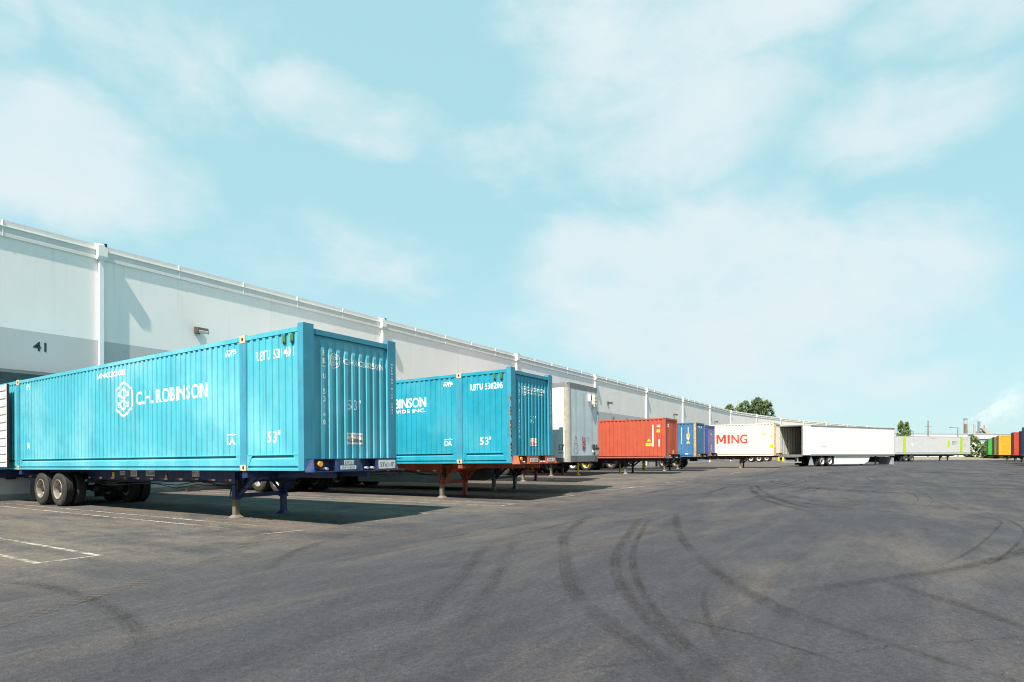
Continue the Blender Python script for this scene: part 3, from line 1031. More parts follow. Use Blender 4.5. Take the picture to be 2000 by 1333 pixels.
def long_container(fr, label, paint, postm, castm, L=16.15, Wd=2.59, H=2.896, inter=(1.98, 14.17), detail=True, group=None, railm=None, midpost=None):
    """53-foot box: two framed posts part way along each side, deep bottom rail"""
    t = fr.root('container', label, 'container', group)
    pw = 0.12
    bounds = [0.15] + [q for y in inter for q in (y - pw, y + pw)] + [L - 0.15]
    secs = [profile(bounds[i], bounds[i + 1], 0.2165, 0.022, 0.004, 0.46) for i in range(0, 6, 2)]
    zt, zb = H - 0.105, 0.335
    railm = railm or paint
    midpost = midpost or postm
    for pr in secs:
        sheet_y(pr, lambda d: d, zb - .01, zt + .01).build('side_panel', paint, t)
        sheet_y(pr, lambda d: Wd - d, zb - .01, zt + .01).build('side_panel', paint, t)
        a, b = pr[0][0], pr[-1][0]
        rp = [(0.09, .335), (-0.010, .335), (-0.010, .318), (.055, .304), (.050, .288), (.014, .252), (.004, .235), (.004, .10), (.050, .082), (.050, .062), (-.006, .052), (-.006, 0.0), (.09, 0.0)]
        r1 = MB().prism(rp, 1, a, b).build('bottom_rail', railm, t)
        MB().prism([(Wd - x, z) for x, z in rp], 1, a, b).build('bottom_rail', railm, t)
        if detail:
            for yy, q in ((a, 1), (b, -1)):
                MB().prism([(yy, .33), (yy + q * .17, .31), (yy + q * .02, .06), (yy, .05)], 0, -.004, .03).build('gusset', railm, r1)
    for x0, x1 in ((-0.004, 0.075), (Wd - .075, Wd + .004)):
        MB().box(x0, x1, 0.1, L - 0.1, zt, H - 0.012).build('top_rail', railm, t)
    for y in inter:
        for side in (0, 1):
            x0, x1 = (-0.012, 0.1) if side == 0 else (Wd - .1, Wd + .012)
            MB().box(x0, x1, y - pw + .002, y + pw - .002, 0.12, H - 0.14).build('side_post', midpost, t)
            xx = -0.018 if side == 0 else Wd - .11
            casting(t, castm, xx, y - 0.10, H - .15, .128, .20, .165, 'x')
            casting(t, castm, xx, y - 0.10, -0.004, .128, .20, .125, 'x')
    # front end
    fw = 0.25
    for x0, x1 in ((-0.010, fw), (Wd - fw, Wd + .010)):
        MB().box(x0, x1, -0.012, 0.155, 0.0, H + 0.055).build('front_post', postm, t)
    fp = profile(fw, Wd - fw, 0.2185, 0.040, 0.018, 0.37)
    sheet_x(fp, lambda d: d, 0.20, H - .13, 0.30, 0.058).build('front_panel', paint, t)
    MB().box(fw, Wd - fw, 0.0, 0.13, H - .135, H - .03).build('front_header', postm, t)
    MB().box(fw, Wd - fw, 0.0, 0.13, 0.0, 0.205).build('front_sill', postm, t)
    # roof, floor and rear frame
    MB().box(0.05, Wd - .05, 0.05, L - .05, H - .06, H - .035).build('roof', paint, t)
    MB().box(0.09, Wd - .09, 0.13, L - .02, 0.05, 0.12).build('floor', AXLE, t)
    for x0, x1 in ((-0.005, 0.15), (Wd - .15, Wd + .005)):
        MB().box(x0, x1, L - .15, L, 0, H).build('rear_post', postm, t)
    MB().box(0.15, Wd - .15, L - .14, L - .01, H - .16, H - .01).build('rear_header', postm, t)
    return t, secs, fp


def std_container(fr, label, paint, postm, L=12.19, Wd=2.44, H=2.59, pitch=0.278, group=None, railm=None, endm=None):
    t = fr.root('container', label, 'container', group)
    railm = railm or paint
    endm = endm or paint
    pr = profile(0.16, L - .16, pitch, 0.036, 0.006, 0.30)
    sheet_y(pr, lambda d: d, .15, H - .09).build('side_panel', paint, t)
    sheet_y(pr, lambda d: Wd - d, .15, H - .09).build('side_panel', paint, t)
    for x0, x1 in ((-0.002, 0.06), (Wd - .06, Wd + .002)):
        MB().box(x0, x1, .15, L - .15, H - .10, H - .02).build('top_rail', railm, t)
        MB().prism([(x0 + (0.03 if x0 < 1 else -.03) * 0, .0), (x1, 0), (x1, .16), (x0, .16), (x0, .14), (x0 + (.035 if x0 < 1 else 0), .13), (x0 + (.035 if x0 < 1 else 0), .05), (x0, .04)], 1, .15, L - .15).build('bottom_rail', railm, t)
    for x0, x1 in ((-0.005, 0.155), (Wd - .155, Wd + .005)):
        MB().box(x0, x1, -.003, .16, .11, H - .11).build('corner_post', postm, t)
        MB().box(x0, x1, L - .16, L + .003, .11, H - .11).build('corner_post', postm, t)
    for y in (-.006, L - .172):
        for x in (-.008, Wd - .154):
            casting(t, postm, x, y, H - .118, .162, .178, .118, 'x')
            casting(t, postm, x, y, 0, .162, .178, .118, 'x')
    fp = profile(.155, Wd - .155, .25, .045, .01, .3)
    sheet_x(fp, lambda d: d, .13, H - .11, .06, .03).build('front_panel', endm, t)
    MB().box(.155, Wd - .155, .0, .09, H - .12, H - .01).build('front_header', railm, t)
    MB().box(.155, Wd - .155, .0, .09, 0, .14).build('front_sill', railm, t)
    MB().box(.04, Wd - .04, .04, L - .04, H - .05, H - .03).build('roof', paint, t)
    MB().box(.07, Wd - .07, .1, L - .1, .05, .11).build('floor', AXLE, t)
    for x0, x1 in ((.155, Wd / 2 - .005), (Wd / 2 + .005, Wd - .155)):
        dr = MB().box(x0, x1, L - .06, L - .01, .1, H - .12).build('door', paint, t)
        for q in (.3, .75):
            xx = x0 + (x1 - x0) * q
            MB().cyl((xx, L + .012, .05), (xx, L + .012, H - .06), .017, 8).build('lock_rod', GALV, dr)
    return t, pr, fp


# ------------------------------------------------------------------ wheels and running gear
def tyre_mesh():
    ro, w = 0.515, 0.265
    prof = [(0.285, -w / 2 + .03), (0.30, -w / 2 + .012), (0.36, -w / 2), (0.44, -w / 2 + .004), (0.487, -w / 2 + .018), (0.507, -w / 2 + .040)]
    x = -w / 2 + .042
    k = (w - .084) / 5
    for i in range(5):
        prof += [(ro, x + .004), (ro, x + k - .014), (ro - .016, x + k - .010), (ro - .016, x + k - .001)]
        x += k
    prof = prof[:-2]
    prof += [(0.507, w / 2 - .040), (0.487, w / 2 - .018), (0.44, w / 2 - .004), (0.36, w / 2), (0.30, w / 2 - .012), (0.285, w / 2 - .03)]
    return MB().lathe(prof, 40).mesh('tyre', RUBBER, 35)


def rim_mesh(m, deep=True):
    w = 0.265
    # barrel, then a disc set deep inside, hub in the middle; -x is the outside
    d = 0.05 if deep else -0.10
    prof = [(0.300, -w / 2 + .004), (0.290, -w / 2 - .004), (0.272, -w / 2 + .004), (0.262, -w / 2 + .04), (0.252, d - .03), (0.225, d), (0.10, d + .012), (0.001, d + .012), (0.001, w / 2 - .02), (0.285, w / 2 - .02), (0.288, -w / 2 + .03)]
    mb = MB().lathe(prof, 36)
    return mb.mesh('rim', m, 30)


def lug_mesh():
    mb = MB()
    for i in range(10):
        t = i * math.pi / 5
        mb.cyl((0.02, .165 * math.cos(t), .165 * math.sin(t)), (0.052, .165 * math.cos(t), .165 * math.sin(t)), .018, 6)
    return mb.mesh('wheel_nuts', AXLE)


def holes_mesh():
    mb = MB()
    for i in range(5):
        t = (i + .5) * 2 * math.pi / 5
        mb.cyl((0.038, .205 * math.cos(t), .205 * math.sin(t)), (0.056, .205 * math.cos(t), .205 * math.sin(t)), .026, 10)
    return mb.mesh('hand_holes', BLACKHOLE)


TYRE = tyre_mesh()
RIMS = {'cream': rim_mesh(RIM), 'yellow': rim_mesh(RIMY), 'white': rim_mesh(mat('white_wheel_steel', (0.72, 0.71, 0.68), .5, dirt=.3))}
LUG, HOLES = lug_mesh(), holes_mesh()
HUB = MB().lathe([(0.128, 0.055), (0.128, 0.015), (0.105, -0.06), (0.075, -0.085), (0.001, -0.085), (0.001, 0.055)], 24).mesh('hub', AXLE, 30)  # dark hub and nuts stand in for shade deep in the dish


def wheel(parent, x, y, z, flip, rim='cream', full=True):
    w = inst('wheel', None, parent, (x, y, z), (random.uniform(0, 6), 0, math.pi if flip else 0))
    inst('tyre', TYRE, w)
    inst('rim', RIMS[rim], w)
    inst('hub', HUB, w)
    if full:
        inst('wheel_nuts', LUG, w)
        inst('hand_holes', HOLES, w)


def bogie(t, fr, Wd, wy, frame, rims=('cream', 'cream'), far='cream', spread=0.62, flaps=True, full=True, top=-0.05):
    for k, q in enumerate((-1, 1)):
        y = wy + q * spread
        zw = fr.ground(Wd / 2, y) + 0.512
        xo = 0.06 + .1325
        for xx, fl in ((xo, False), (xo + .325, False), (Wd - xo, True), (Wd - xo - .325, True)):
            wheel(t, xx, y, zw, fl, rims[k] if xx < 1 else far, full and xx in (xo, Wd - xo))
        MB().cyl((xo, y, zw), (Wd - xo, y, zw), .068, 14).build('axle', AXLE, t, 40)
        for sx in (0.66, Wd - .66):
            dr = MB().cyl((sx - .10, y, zw), (sx + .02, y, zw), .205, 20).build('brake_drum', AXLE, t, 40)
            MB().prism([(y - .50, zw + .30), (y - .2, zw + .15), (y + .2, zw + .15), (y + .50, zw + .30), (y + .50, zw + .26), (y + .2, zw + .08), (y - .2, zw + .08), (y - .50, zw + .26)], 0, sx + .03, sx + .11).build('leaf_spring', AXLE, t)
        MB().cyl((Wd / 2 - .35, y - .15, zw - .02), (Wd / 2 - .35, y - .36, zw - .02), .085, 14).build('brake_chamber', AXLE, t, 40)
        MB().cyl((Wd / 2 + .35, y - .15, zw - .02), (Wd / 2 + .35, y - .36, zw - .02), .085, 14).build('brake_chamber', AXLE, t, 40)
    for sx in (0.70, Wd - .78):
        for yy in (wy - spread - .52, wy, wy + spread + .52):
            zw = fr.ground(Wd / 2, yy) + .5
            MB().prism([(yy - .13, top - .28), (yy + .13, top - .28), (yy + .06, zw + .18), (yy - .06, zw + .18)], 0, sx, sx + .08).build('spring_hanger', frame, t)
    if flaps:
        for x0 in (.06, Wd - .70):
            y = wy + spread + .78
            zb = fr.ground(Wd / 2, y)
            MB().box(x0, x0 + .64, y, y + .012, zb + .12, top - .35).build('mud_flap', FLAP, t)
            MB().box(x0 - .01, x0 + .75, y + .013, y + .05, top - .38, top - .3).build('flap_bracket', frame, t)


def landing_gear(t, fr, Wd, legy, frame, legm, top=-.05, half=.65, braces=True, crank=True, lowm=None):
    lowm = lowm or STEELLEG
    for sx in (-1, 1):
        x = Wd / 2 + sx * half
        zg = fr.ground(x, legy)
        zs = zg + .44
        lowm_ = lowm if sx < 0 else legm
        lg = MB().box(x - .072, x + .072, legy - .072, legy + .072, zs, top).build('landing_leg', legm, t)
        MB().box(x - .085, x + .085, legy - .085, legy + .085, zs - .012, zs + .03).build('leg_collar', legm, lg)
        MB().box(x - .06, x + .06, legy - .06, legy + .06, zg + .05, zs + .02).build('inner_leg', lowm_, lg)
        MB().hexa([(x - .13, legy - .13, zg + .003), (x + .13, legy - .13, zg + .003), (x + .13, legy + .13, zg + .003), (x - .13, legy + .13, zg + .003),
                   (x - .064, legy - .064, zg + .065), (x + .064, legy - .064, zg + .065), (x + .064, legy + .064, zg + .065), (x - .064, legy + .064, zg + .065)]).build('foot', lowm_, lg)
        if braces:
            for q in (-1,):
                MB().bar((x - sx * .03, legy + q * .07, zs + .07), (x - sx * .12, legy + q * .62, top - .10), .035, .10).build('brace', frame, lg)
            MB().prism([(legy - .072, top - .02), (legy - .36, top - .02), (legy - .072, zs + .14)], 0, x - sx * .05 - .012, x - sx * .05 + .012).build('gusset_plate', frame, lg)
    zg = fr.ground(Wd / 2, legy) + .46
    MB().box(Wd / 2 - half + .073, Wd / 2 + half - .073, legy - .045, legy + .045, zg, zg + .10).build('cross_tube', frame, t)
    for sx in (-1, 1):
        MB().bar((Wd / 2 + sx * (half - .08), legy, zg + .12), (Wd / 2 + sx * (half - .42), legy, top - .14), .03, .09, (0, 1, 0)).build('cross_brace', frame, t)
    if crank:
        x = Wd / 2 - half
        c = MB().box(x - .06, x + .06, legy - .16, legy - .073, top - .42, top - .18).build('gear_box', AXLE, t)
        MB().cyl((x - .20, legy - .12, top - .3), (x - .06, legy - .12, top - .3), .014, 8).build('crank_shaft', AXLE, c)
        MB().cyl((x - .19, legy - .12, top - .3), (x - .19, legy - .05, top - .62), .013, 8).build('crank_handle', AXLE, c)


def placard(t, x, y, z, w, h, txt, m=None, lm=None, face='x', th=.004):
    """small plate fixed on a -x (or -y) face, with its writing"""
    m = m or PLACARD
    lm = lm or BLACKLET
    if face == 'x':
        p = MB().box(x - th, x, y - w / 2, y + w / 2, z - h / 2, z + h / 2).build('placard', m, t)
        if txt:
            Flat().word(txt, -(y + w / 2) + w * .08, z - h * .28, w * .84, h * .56).lay('lettering', lm, p, lambda a, b: (x - th - .002, -a, b))
    else:
        p = MB().box(x - w / 2, x + w / 2, y - th, y, z - h / 2, z + h / 2).build('placard', m, t)
        if txt:
            Flat().word(txt, x - w * .42, z - h * .28, w * .84, h * .56).lay('lettering', lm, p, lambda a, b: (a, y - th - .002, b))
    return p


def chassis(fr, label, frame, Wd=2.59, L=16.1, wy=12.05, legy=3.28, legm=None, rims=('cream', 'cream'), tapes=True, goose=True, full=True, bolster=True, group=None,
            lowm=None, far='cream', flaps=True, braces=True):
    t = fr.root('container_chassis', label, 'trailer chassis', group)
    legm = legm or frame
    xb = (Wd / 2 - .48, Wd / 2 + .48)
    pts = [(0.05, -.02), (L, -.02), (L, -.31), (2.9, -.31), (2.2, -.17), (0.05, -.17)] if goose else [(0.05, -.02), (L, -.02), (L, -.31), (.05, -.31)]
    for x in xb:
        bm_ = MB().prism(pts, 0, x - .045, x + .045).build('main_beam', frame, t)
        MB().box(x - .075, x + .075, 2.9, L, -.325, -.311).build('lower_flange', frame, bm_)
        MB().box(x - .075, x + .075, .06, L, -.0195, -.006).build('upper_flange', frame, bm_)
    yy = 1.0
    while yy < L - .3:
        MB().box(xb[0] + .046, xb[1] - .046, yy - .04, yy + .04, -.17, -.05).build('crossmember', frame, t)
        yy += 1.25
    for y in ([1.98, 14.1] if L > 15 else [L - .2]):
        MB().box(.02, Wd - .02, y - .09, y + .09, -.16, -.008).build('bolster_beam', frame, t)
    if tapes:
        yy = 3.6
        k = 0
        rt = []
        while yy < L - .5:
            if abs(yy - wy) > 1.3 or True:
                x = xb[0] - .046
                MB().box(x - .004, x, yy, yy + .15, -.285, -.235).build('reflector', WHITETAPE, t)
                MB().box(x - .004, x, yy + .152, yy + .32, -.285, -.235).build('reflector', REDTAPE, t)
            yy += .74
    landing_gear(t, fr, Wd, legy, frame, legm, lowm=lowm, braces=braces)
    bogie(t, fr, Wd, wy, frame, rims, far, full=full, flaps=flaps)
    MB().box(.1, Wd - .1, L, L + .1, -.30, -.02).build('rear_beam', frame, t)
    if tapes:
        ty = wy - 2.1
        MB().cyl((Wd / 2 - .30, ty - .35, -.40), (Wd / 2 - .30, ty + .35, -.40), .125, 18).build('air_tank', AXLE, t, 40)
        for k in range(3):
            x = Wd / 2 - .56 - .03 * k
            P = [(x, 3.0 + i * (wy - 4.2) / 8, -.30 - .05 * k - .05 * math.sin(i * 1.9 + k) - .04 * (i % 2)) for i in range(9)]
            hs = MB()
            for p_, q_ in zip(P, P[1:]):
                hs.cyl(p_, q_, .012, 6)
            hs.build('air_hose', BLACKFRAME, t)
    if bolster:
        # channel across the nose that holds the lock pins
        y0, y1 = -.30, -.02
        MB().box(.05, Wd - .02, y1 - .012, y1, -.02, .235).build('bolster_web', frame, t)
        MB().box(.0, Wd, y0, y1 - .013, -.032, -.018).build('bolster_bottom_flange', frame, t)
        MB().box(.10, Wd - .02, y0 + .10, y1 - .013, .222, .236).build('bolster_top_flange', frame, t)
        for x in (.62, 1.28, 1.75, 2.36):
            MB().hexa([(x - .008, y0 + .01, -.017), (x + .008, y0 + .01, -.017), (x + .008, y1 - .013, -.017), (x - .008, y1 - .013, -.017),
                       (x - .008, y0 + .11, .221), (x + .008, y0 + .11, .221), (x + .008, y1 - .013, .221), (x - .008, y1 - .013, .221)]).build('stiffener', frame, t)
        e = MB().hexa([(.0, y0, -.017), (.012, y0, -.017), (.012, y1, -.017), (.0, y1, -.017), (.06, y0 + .1, .221), (.072, y0 + .1, .221), (.072, y1, .221), (.06, y1, .221)]).build('end_plate', frame, t)
        MB().cyl((.22, y0 + .10, .13), (.22, y0 + .065, .13), .055, 18).build('marker_lamp', ORANGE, t, 40)
        for x in (.36, 1.45, 1.62):
            c = MB().cyl((x, y1 - .02, .03), (x, y0 + .04, .03), .028, 10).build('lock_pin', GALV, t, 40)
    return t


# ------------------------------------------------------------------ box vans
def van(fr, label, L=16.15, Wd=2.59, H=2.98, wy=13.2, legy=2.6, rims=('cream', 'cream'), open_rear=False, skirt=None, skirtm=None, legm=None, full=True, nose=True, group=None, far='cream'):
    t = fr.root('van_trailer', label, 'trailer', group)
    rd = .17
    th = .03
    legm = legm or BLACKFRAME
    for x0, x1 in ((0, th), (Wd - th, Wd)):
        sp_ = MB().box(x0, x1, rd, L - .06, .10, H - .17).build('side_panel', VANWHITE, t)
        tr = MB().box(x0 - .006 if x0 == 0 else x0, x1 if x0 == 0 else x1 + .006, rd, L - .06, H - .169, H).build('top_rail', VANRAIL, t)
        MB().box(x0 - .008 if x0 == 0 else x0, x1 if x0 == 0 else x1 + .008, rd, L - .06, -.05, .099).build('bottom_rail', VANRAIL, t)
    # rounded front corners
    for q in (0, 1):
        arc = [(rd - rd * math.cos(a), rd - rd * math.sin(a)) for a in [i * math.pi / 16 for i in range(9)]]
        inn = [(rd - (rd - .03) * math.cos(a), rd - (rd - .03) * math.sin(a)) for a in [i * math.pi / 16 for i in range(8, -1, -1)]]
        pl = arc + inn
        if q:
            pl = [(Wd - x, y) for x, y in pl]
        MB().prism(pl, 2, -.05, H - .171).build('nose_corner', VANCORNER, t, 30)
        pl2 = [(x if not q else x, y) for x, y in pl]
        MB().prism(pl2, 2, H - .169, H).build('corner_cap', VANRAIL, t, 30)
    MB().box(rd + .002, Wd - rd - .002, .004, .034, .18, H - .20).build('nose_panel', VANNOSE, t)
    MB().box(rd + .002, Wd - rd - .002, .0, .05, H - .199, H).build('nose_header', VANRAIL, t)
    MB().box(rd + .002, Wd - rd - .002, -.002, .05, -.05, .179).build('nose_sill', VANRAIL, t)
    MB().box(.02, Wd - .02, .03, L - .05, H - .015, H + .004).build('roof', VANWHITE, t)
    MB().box(th + .001, Wd - th - .001, .06, L - .04, .02, .07).build('floor', FLOORWOOD, t)
    yy = .6
    while yy < L - .3:
        MB().box(.05, Wd - .05, yy - .03, yy + .03, -.09, .018).build('floor_crossmember', AXLE, t)
        yy += .9
    if full and nose:
        for xs in (.62, 1.30, 1.98):
            rv = MB()
            zz = .25
            while zz < H - .25:
                for o_ in (-.035, .035):
                    rv.box(xs + o_ - .008, xs + o_ + .008, -.001, .005, zz, zz + .016)
                zz += .075
            rv.build('rivet_row', VANRAIL, t)
        rv = MB()
        zz = .0
        while zz < H - .2:
            rv.box(rd + .01, rd + .026, -.006, .001, zz, zz + .016)
            zz += .05
        rv.build('rivet_row', AXLE, t)
    # rear frame and doors
    for x0, x1 in ((-.01, .09), (Wd - .09, Wd + .01)):
        MB().box(x0, x1, L - .06, L, -.10, H).build('rear_post', VANRAIL, t)
    MB().box(.09, Wd - .09, L - .06, L, H - .12, H).build('rear_header', VANRAIL, t)
    MB().box(.09, Wd - .09, L - .06, L + .01, -.14, .06).build('rear_sill', VANRAIL, t)
    if open_rear:
        for q in (0, 1):
            x0, x1 = (-.075, -.035) if q == 0 else (Wd + .035, Wd + .075)
            d_ = MB().box(x0, x1, L - 1.20, L - .02, .02, H - .06).build('door', VANWHITE, t)
            for zz in (.4, 1.1, 1.8, 2.5):
                MB().box(x0 if q else x0 + .02, x1 + .02 if q == 0 else x1, L - .05, L + .02, zz, zz + .1).build('hinge', VANRAIL, d_)
        for x0, x1, xr in ((th + .002, th + .014, th + .016), (Wd - th - .014, Wd - th - .002, Wd - th - .046)):
            MB().box(x0, x1, .1, L - .07, .09, H - .19).build('lining', VANINSIDE, t)
            yy = L - .45
            while yy > .6:
                MB().box(xr, xr + .03, yy - .03, yy + .03, .08, H - .19).build('lining_post', GREYLET, t)
                yy -= .41
        MB().box(th + .05, Wd - th - .05, .06, .08, .09, H - .2).build('bulkhead', VANINSIDE, t)
    else:
        for x0, x1 in ((.092, Wd / 2 - .004), (Wd / 2 + .004, Wd - .092)):
            MB().box(x0, x1, L - .05, L - .008, .065, H - .125).build('door', VANWHITE, t)
    landing_gear(t, fr, Wd, legy, BLACKFRAME, legm, top=-.10, half=.78)
    bogie(t, fr, Wd, wy, BLACKFRAME, rims, far, full=full, top=-.10)
    for x in (Wd / 2 - .55, Wd / 2 + .45):
        MB().box(x, x + .1, wy - 1.9, wy + 1.9, -.34, -.10).build('slider_rail', BLACKFRAME, t)
    # rear impact guard
    yb = L - .1
    for x in (.55, Wd - .65):
        MB().box(x, x + .1, yb - .08, yb, -.62, -.14).build('guard_post', GALV, t)
    MB().box(.2, Wd - .2, yb - .09, yb + .01, -.72, -.621).build('guard_bar', GALV, t)
    if skirt:
        y0, y1, zb = skirt
        m_ = skirtm or VANWHITE
        for x0 in (.10, Wd - .13):
            MB().prism([(y0 + 1.5, -.10), (y0, -.10 + .0), (y0 + .35, zb + .25), (y0 + 1.1, zb), (y1, zb), (y1, -.10)], 0, x0, x0 + .03).build('side_skirt', m_, t)
    return t


# ================================================================== PLACED THINGS
def cuts_of(secs):
    return sorted(-t for pr in secs for t, d in pr)


def front_cuts(fp):
    return [t for t, d in fp]


def marks_on_cyan(t, secs, fp, Wd, number, second):
    fn = side_fn(secs)
    cu = cuts_of(secs)
    S_ = lambda: Flat()
    # long side, as read from the yard (artwork x = -y)
    F = S_()
    F.word('WTP', -2.66, 2.50, .40, .12, .02)
    F.rect(-2.60, -2.32, 2.635, 2.652)
    F.poly([(-2.38, 2.67), (-2.38, 2.615), (-2.26, 2.643)])
    F.lay('stencil', LETTER, t, fn, cu)
    F = S_()
    F.word('IA' if not second else 'DA', -2.60, .57, .30, .17, .02)
    F.rect(-2.60, -2.34, .775, .792)
    F.poly([(-2.40, .81), (-2.40, .757), (-2.27, .783)])
    F.lay('stencil', LETTER, t, fn, cu)
    S_().word('RBTU', -1.55, 2.31, .50, .20, .01).word(number, -.97, 2.31, .66, .20, .01).lay('lettering', LETTER, t, fn, cu)
    S_().word("53'", -1.19, .58, .42, .25, .012).lay('lettering', LETTER, t, fn, cu)
    if not second:
        S_().emblem(-7.24, 1.86, .84, .93, .055).lay('emblem', LETTER, t, fn, cu)
        S_().word('C.H. ROBINSON', -6.58, 1.67, 3.22, .34, .035).lay('lettering', LETTER, t, fn, cu)
        S_().word('IANICGIGIOBI', -8.70, 2.50, 1.55, .15, .02).lay('lettering', LETTER, t, fn, cu)
        S_().word('TI', -13.55, 2.52, .22, .15, .02).rect(-13.55, -13.33, 2.69, 2.705).lay('stencil', LETTER, t, fn, cu)
        S_().word('IA', -13.55, .64, .24, .17, .02).rect(-13.55, -13.31, .83, .845).lay('stencil', LETTER, t, fn, cu)
    else:
        S_().emblem(-6.7, 2.0, .80, .93, .075).lay('emblem', LETTER, t, fn, cu)
        S_().word('C.H.ROBINSON', -6.15, 1.90, 2.76, .33, .035).word('WORLDWIDE INC.', -6.1, 1.73, 2.70, .12, .025).lay('lettering', LETTER, t, fn, cu)
    for y in (.59, .34):
        v_ = MB().box(-.012, .02, y - .045, y + .045, 2.60, 2.76).build('vent', mat('green_vent_cover', (.05, .13, .05), .6), t)
        MB().box(-.014, -.010, y - .02, y + .02, 2.57, 2.63).build('vent_slot', BLACKHOLE, v_)
    # front end
    ff = front_fn(fp)
    fc = front_cuts(fp)
    S_().column('RBTU ' + number, .545, 2.47, .158, .115, .105).lay('lettering', LETTER, t, ff, fc)
    S_().emblem(.81, 2.29, .24, .33, .022).lay('emblem', LETTER, t, ff, fc)
    if second:
        S_().word('C.H.ROBINSON', 1.00, 2.30, 1.12, .13, .02).word('WORLDWIDE INC.', 1.02, 2.20, 1.08, .055, .015).lay('lettering', LETTER, t, ff, fc)
    else:
        S_().word('C.H.ROBINSON', 1.06, 2.24, 1.16, .13, .012).lay('lettering', LETTER, t, ff, fc)
    S_().word("53'", 1.15, 1.28, .38, .23).lay('lettering', LETTER, t, ff, fc)
    pl = S_().rect(1.12, 1.57, .54, .79).lay('rating_plate', PLACARD, t, front_fn(fp, .004), fc)
    S_().word('Forklift Pocket Rating', 1.135, .705, .42, .055).word('14,000lbs', 1.135, .57, .42, .10, .015).lay('lettering', BLACKLET if not second else REDLET, pl, front_fn(fp, .0065), fc)
    S_().column('WARNING HIGH CUBE', 2.47, 2.43, .070, .05).lay('lettering', LETTER, t, lambda x, z: (x, -.015, z))


FR1 = Fr(7.77, 9.85, 1.115, -0.0125)
FR2 = Fr(15.34, 9.82, 1.161, -0.012)
c1, secs1, fp1 = long_container(FR1, 'nearest cyan container with hexagon emblem, numbered RBTU 531401', CYAN, CYANPOST, CREAM, railm=CYAN)
marks_on_cyan(c1, secs1, fp1, 2.59, '531401', False)
# its rear door, swung right round and lying along the side, pale inside face outward
dr = MB().box(-.20, -.15, 14.50, 16.10, .08, 2.78).build('door', mat('pale_door_lining', (.60, .58, .54), .55, var=.06, streak=.2), c1, label='open rear door folded back along the side, pale inner face')
for i in range(10):
    z = .22 + i * .26
    MB().prism([(-.20, z), (-.225, z + .03), (-.225, z + .10), (-.20, z + .13)], 1, 14.56, 16.05).build('door_rib', MATS['pale_door_lining'], dr)
MB().box(-.205, -.145, 14.48, 14.50, .06, 2.80).build('door_gasket', RUBBER, dr)
c2, secs2, fp2 = long_container(FR2, 'second cyan container with gouged front post, numbered RBTU 530206', CYAN2, CYANPOST, CREAM, railm=CYAN2)
marks_on_cyan(c2, secs2, fp2, 2.59, '530206', True)
# torn paint and rust down its front post
gm = MB()
random.seed(3)
zz = 0.20
while zz < 2.0:
    h = random.uniform(.04, .15)
    if random.random() < .8:
        w = random.uniform(.012, .05) * (1.3 if .5 < zz < 1.2 else .8)
        gm.prism([(-.0135, zz), (w * .6, zz + h * .2), (w, zz + h * .55), (w * .4, zz + h), (-.0135, zz + h * 1.02)], 1, -.0155, .02)
        gm.prism([(-.0155, zz), (w * .8, zz + h * .4), (w * .5, zz + h), (-.0155, zz + h)], 0, -.0135, -.009)
    zz += h * random.uniform(.9, 1.4)
gm.build('torn_edge', mat('torn_bare_metal', (.26, .19, .11), .7, var=.4, vscale=9, rust=.6), c2)

ch1 = chassis(FR1, 'dark blue chassis under the nearest cyan container', BLUEFRAME, wy=12.05, legy=3.28, group=None)
xb = 2.59 / 2 - .48 - .046
for y, w, h, tx in ((5.2, .34, .15, 'DCLI'), (7.45, .46, .16, 'DCCZ 658208'), (8.35, .36, .19, "53'x110\""), (9.0, .30, .11, 'USE PINS')):
    placard(ch1, xb, y, -.11, w, h, tx)
placard(ch1, xb, 9.55, -.17, .14, .16, None, YELPAINT)
MB().cyl((xb - .02, 6.6, -.2), (xb, 6.6, -.2), .05, 14).build('marker_lamp', ORANGE, ch1)
yf = -.235
for x, z, w, h, tx, lm in ((.95, .155, .26, .09, 'DCLI', BLACKLET), (.93, .05, .42, .08, 'MATLACK', GREYLET), (2.06, .10, .52, .19, "53'x110\"", BLACKLET), (1.86 - .12, .16, .0, .0, '', None)):
    if w:
        placard(ch1, x, yf, z, w, h, tx, None, lm, 'y')
for x0, x1 in ((.63, 1.27), (1.76, 2.35)):
    MB().box(x0, x1, yf + .006, yf + .018, -.016, .218).build('bolster_face', mat('faded_blue_plate', (.022, .05, .11), .55, var=.3, vscale=6, dirt=.5), ch1)
ch2 = chassis(FR2, 'rusty orange chassis under the second cyan container', ORANGEFRAME, wy=12.05, legy=3.25)
for x0, x1, tx in ((.63, 1.27, 'REZ 50502'), (1.76, 2.35, 'TRLR 53')):
    MB().box(x0, x1, yf + .006, yf + .018, -.016, .218).build('bolster_face', ORANGEFRAME, ch2)
    placard(ch2, (x0 + x1) / 2, yf, .09, .50, .12, tx, None, GREYLET, 'y')

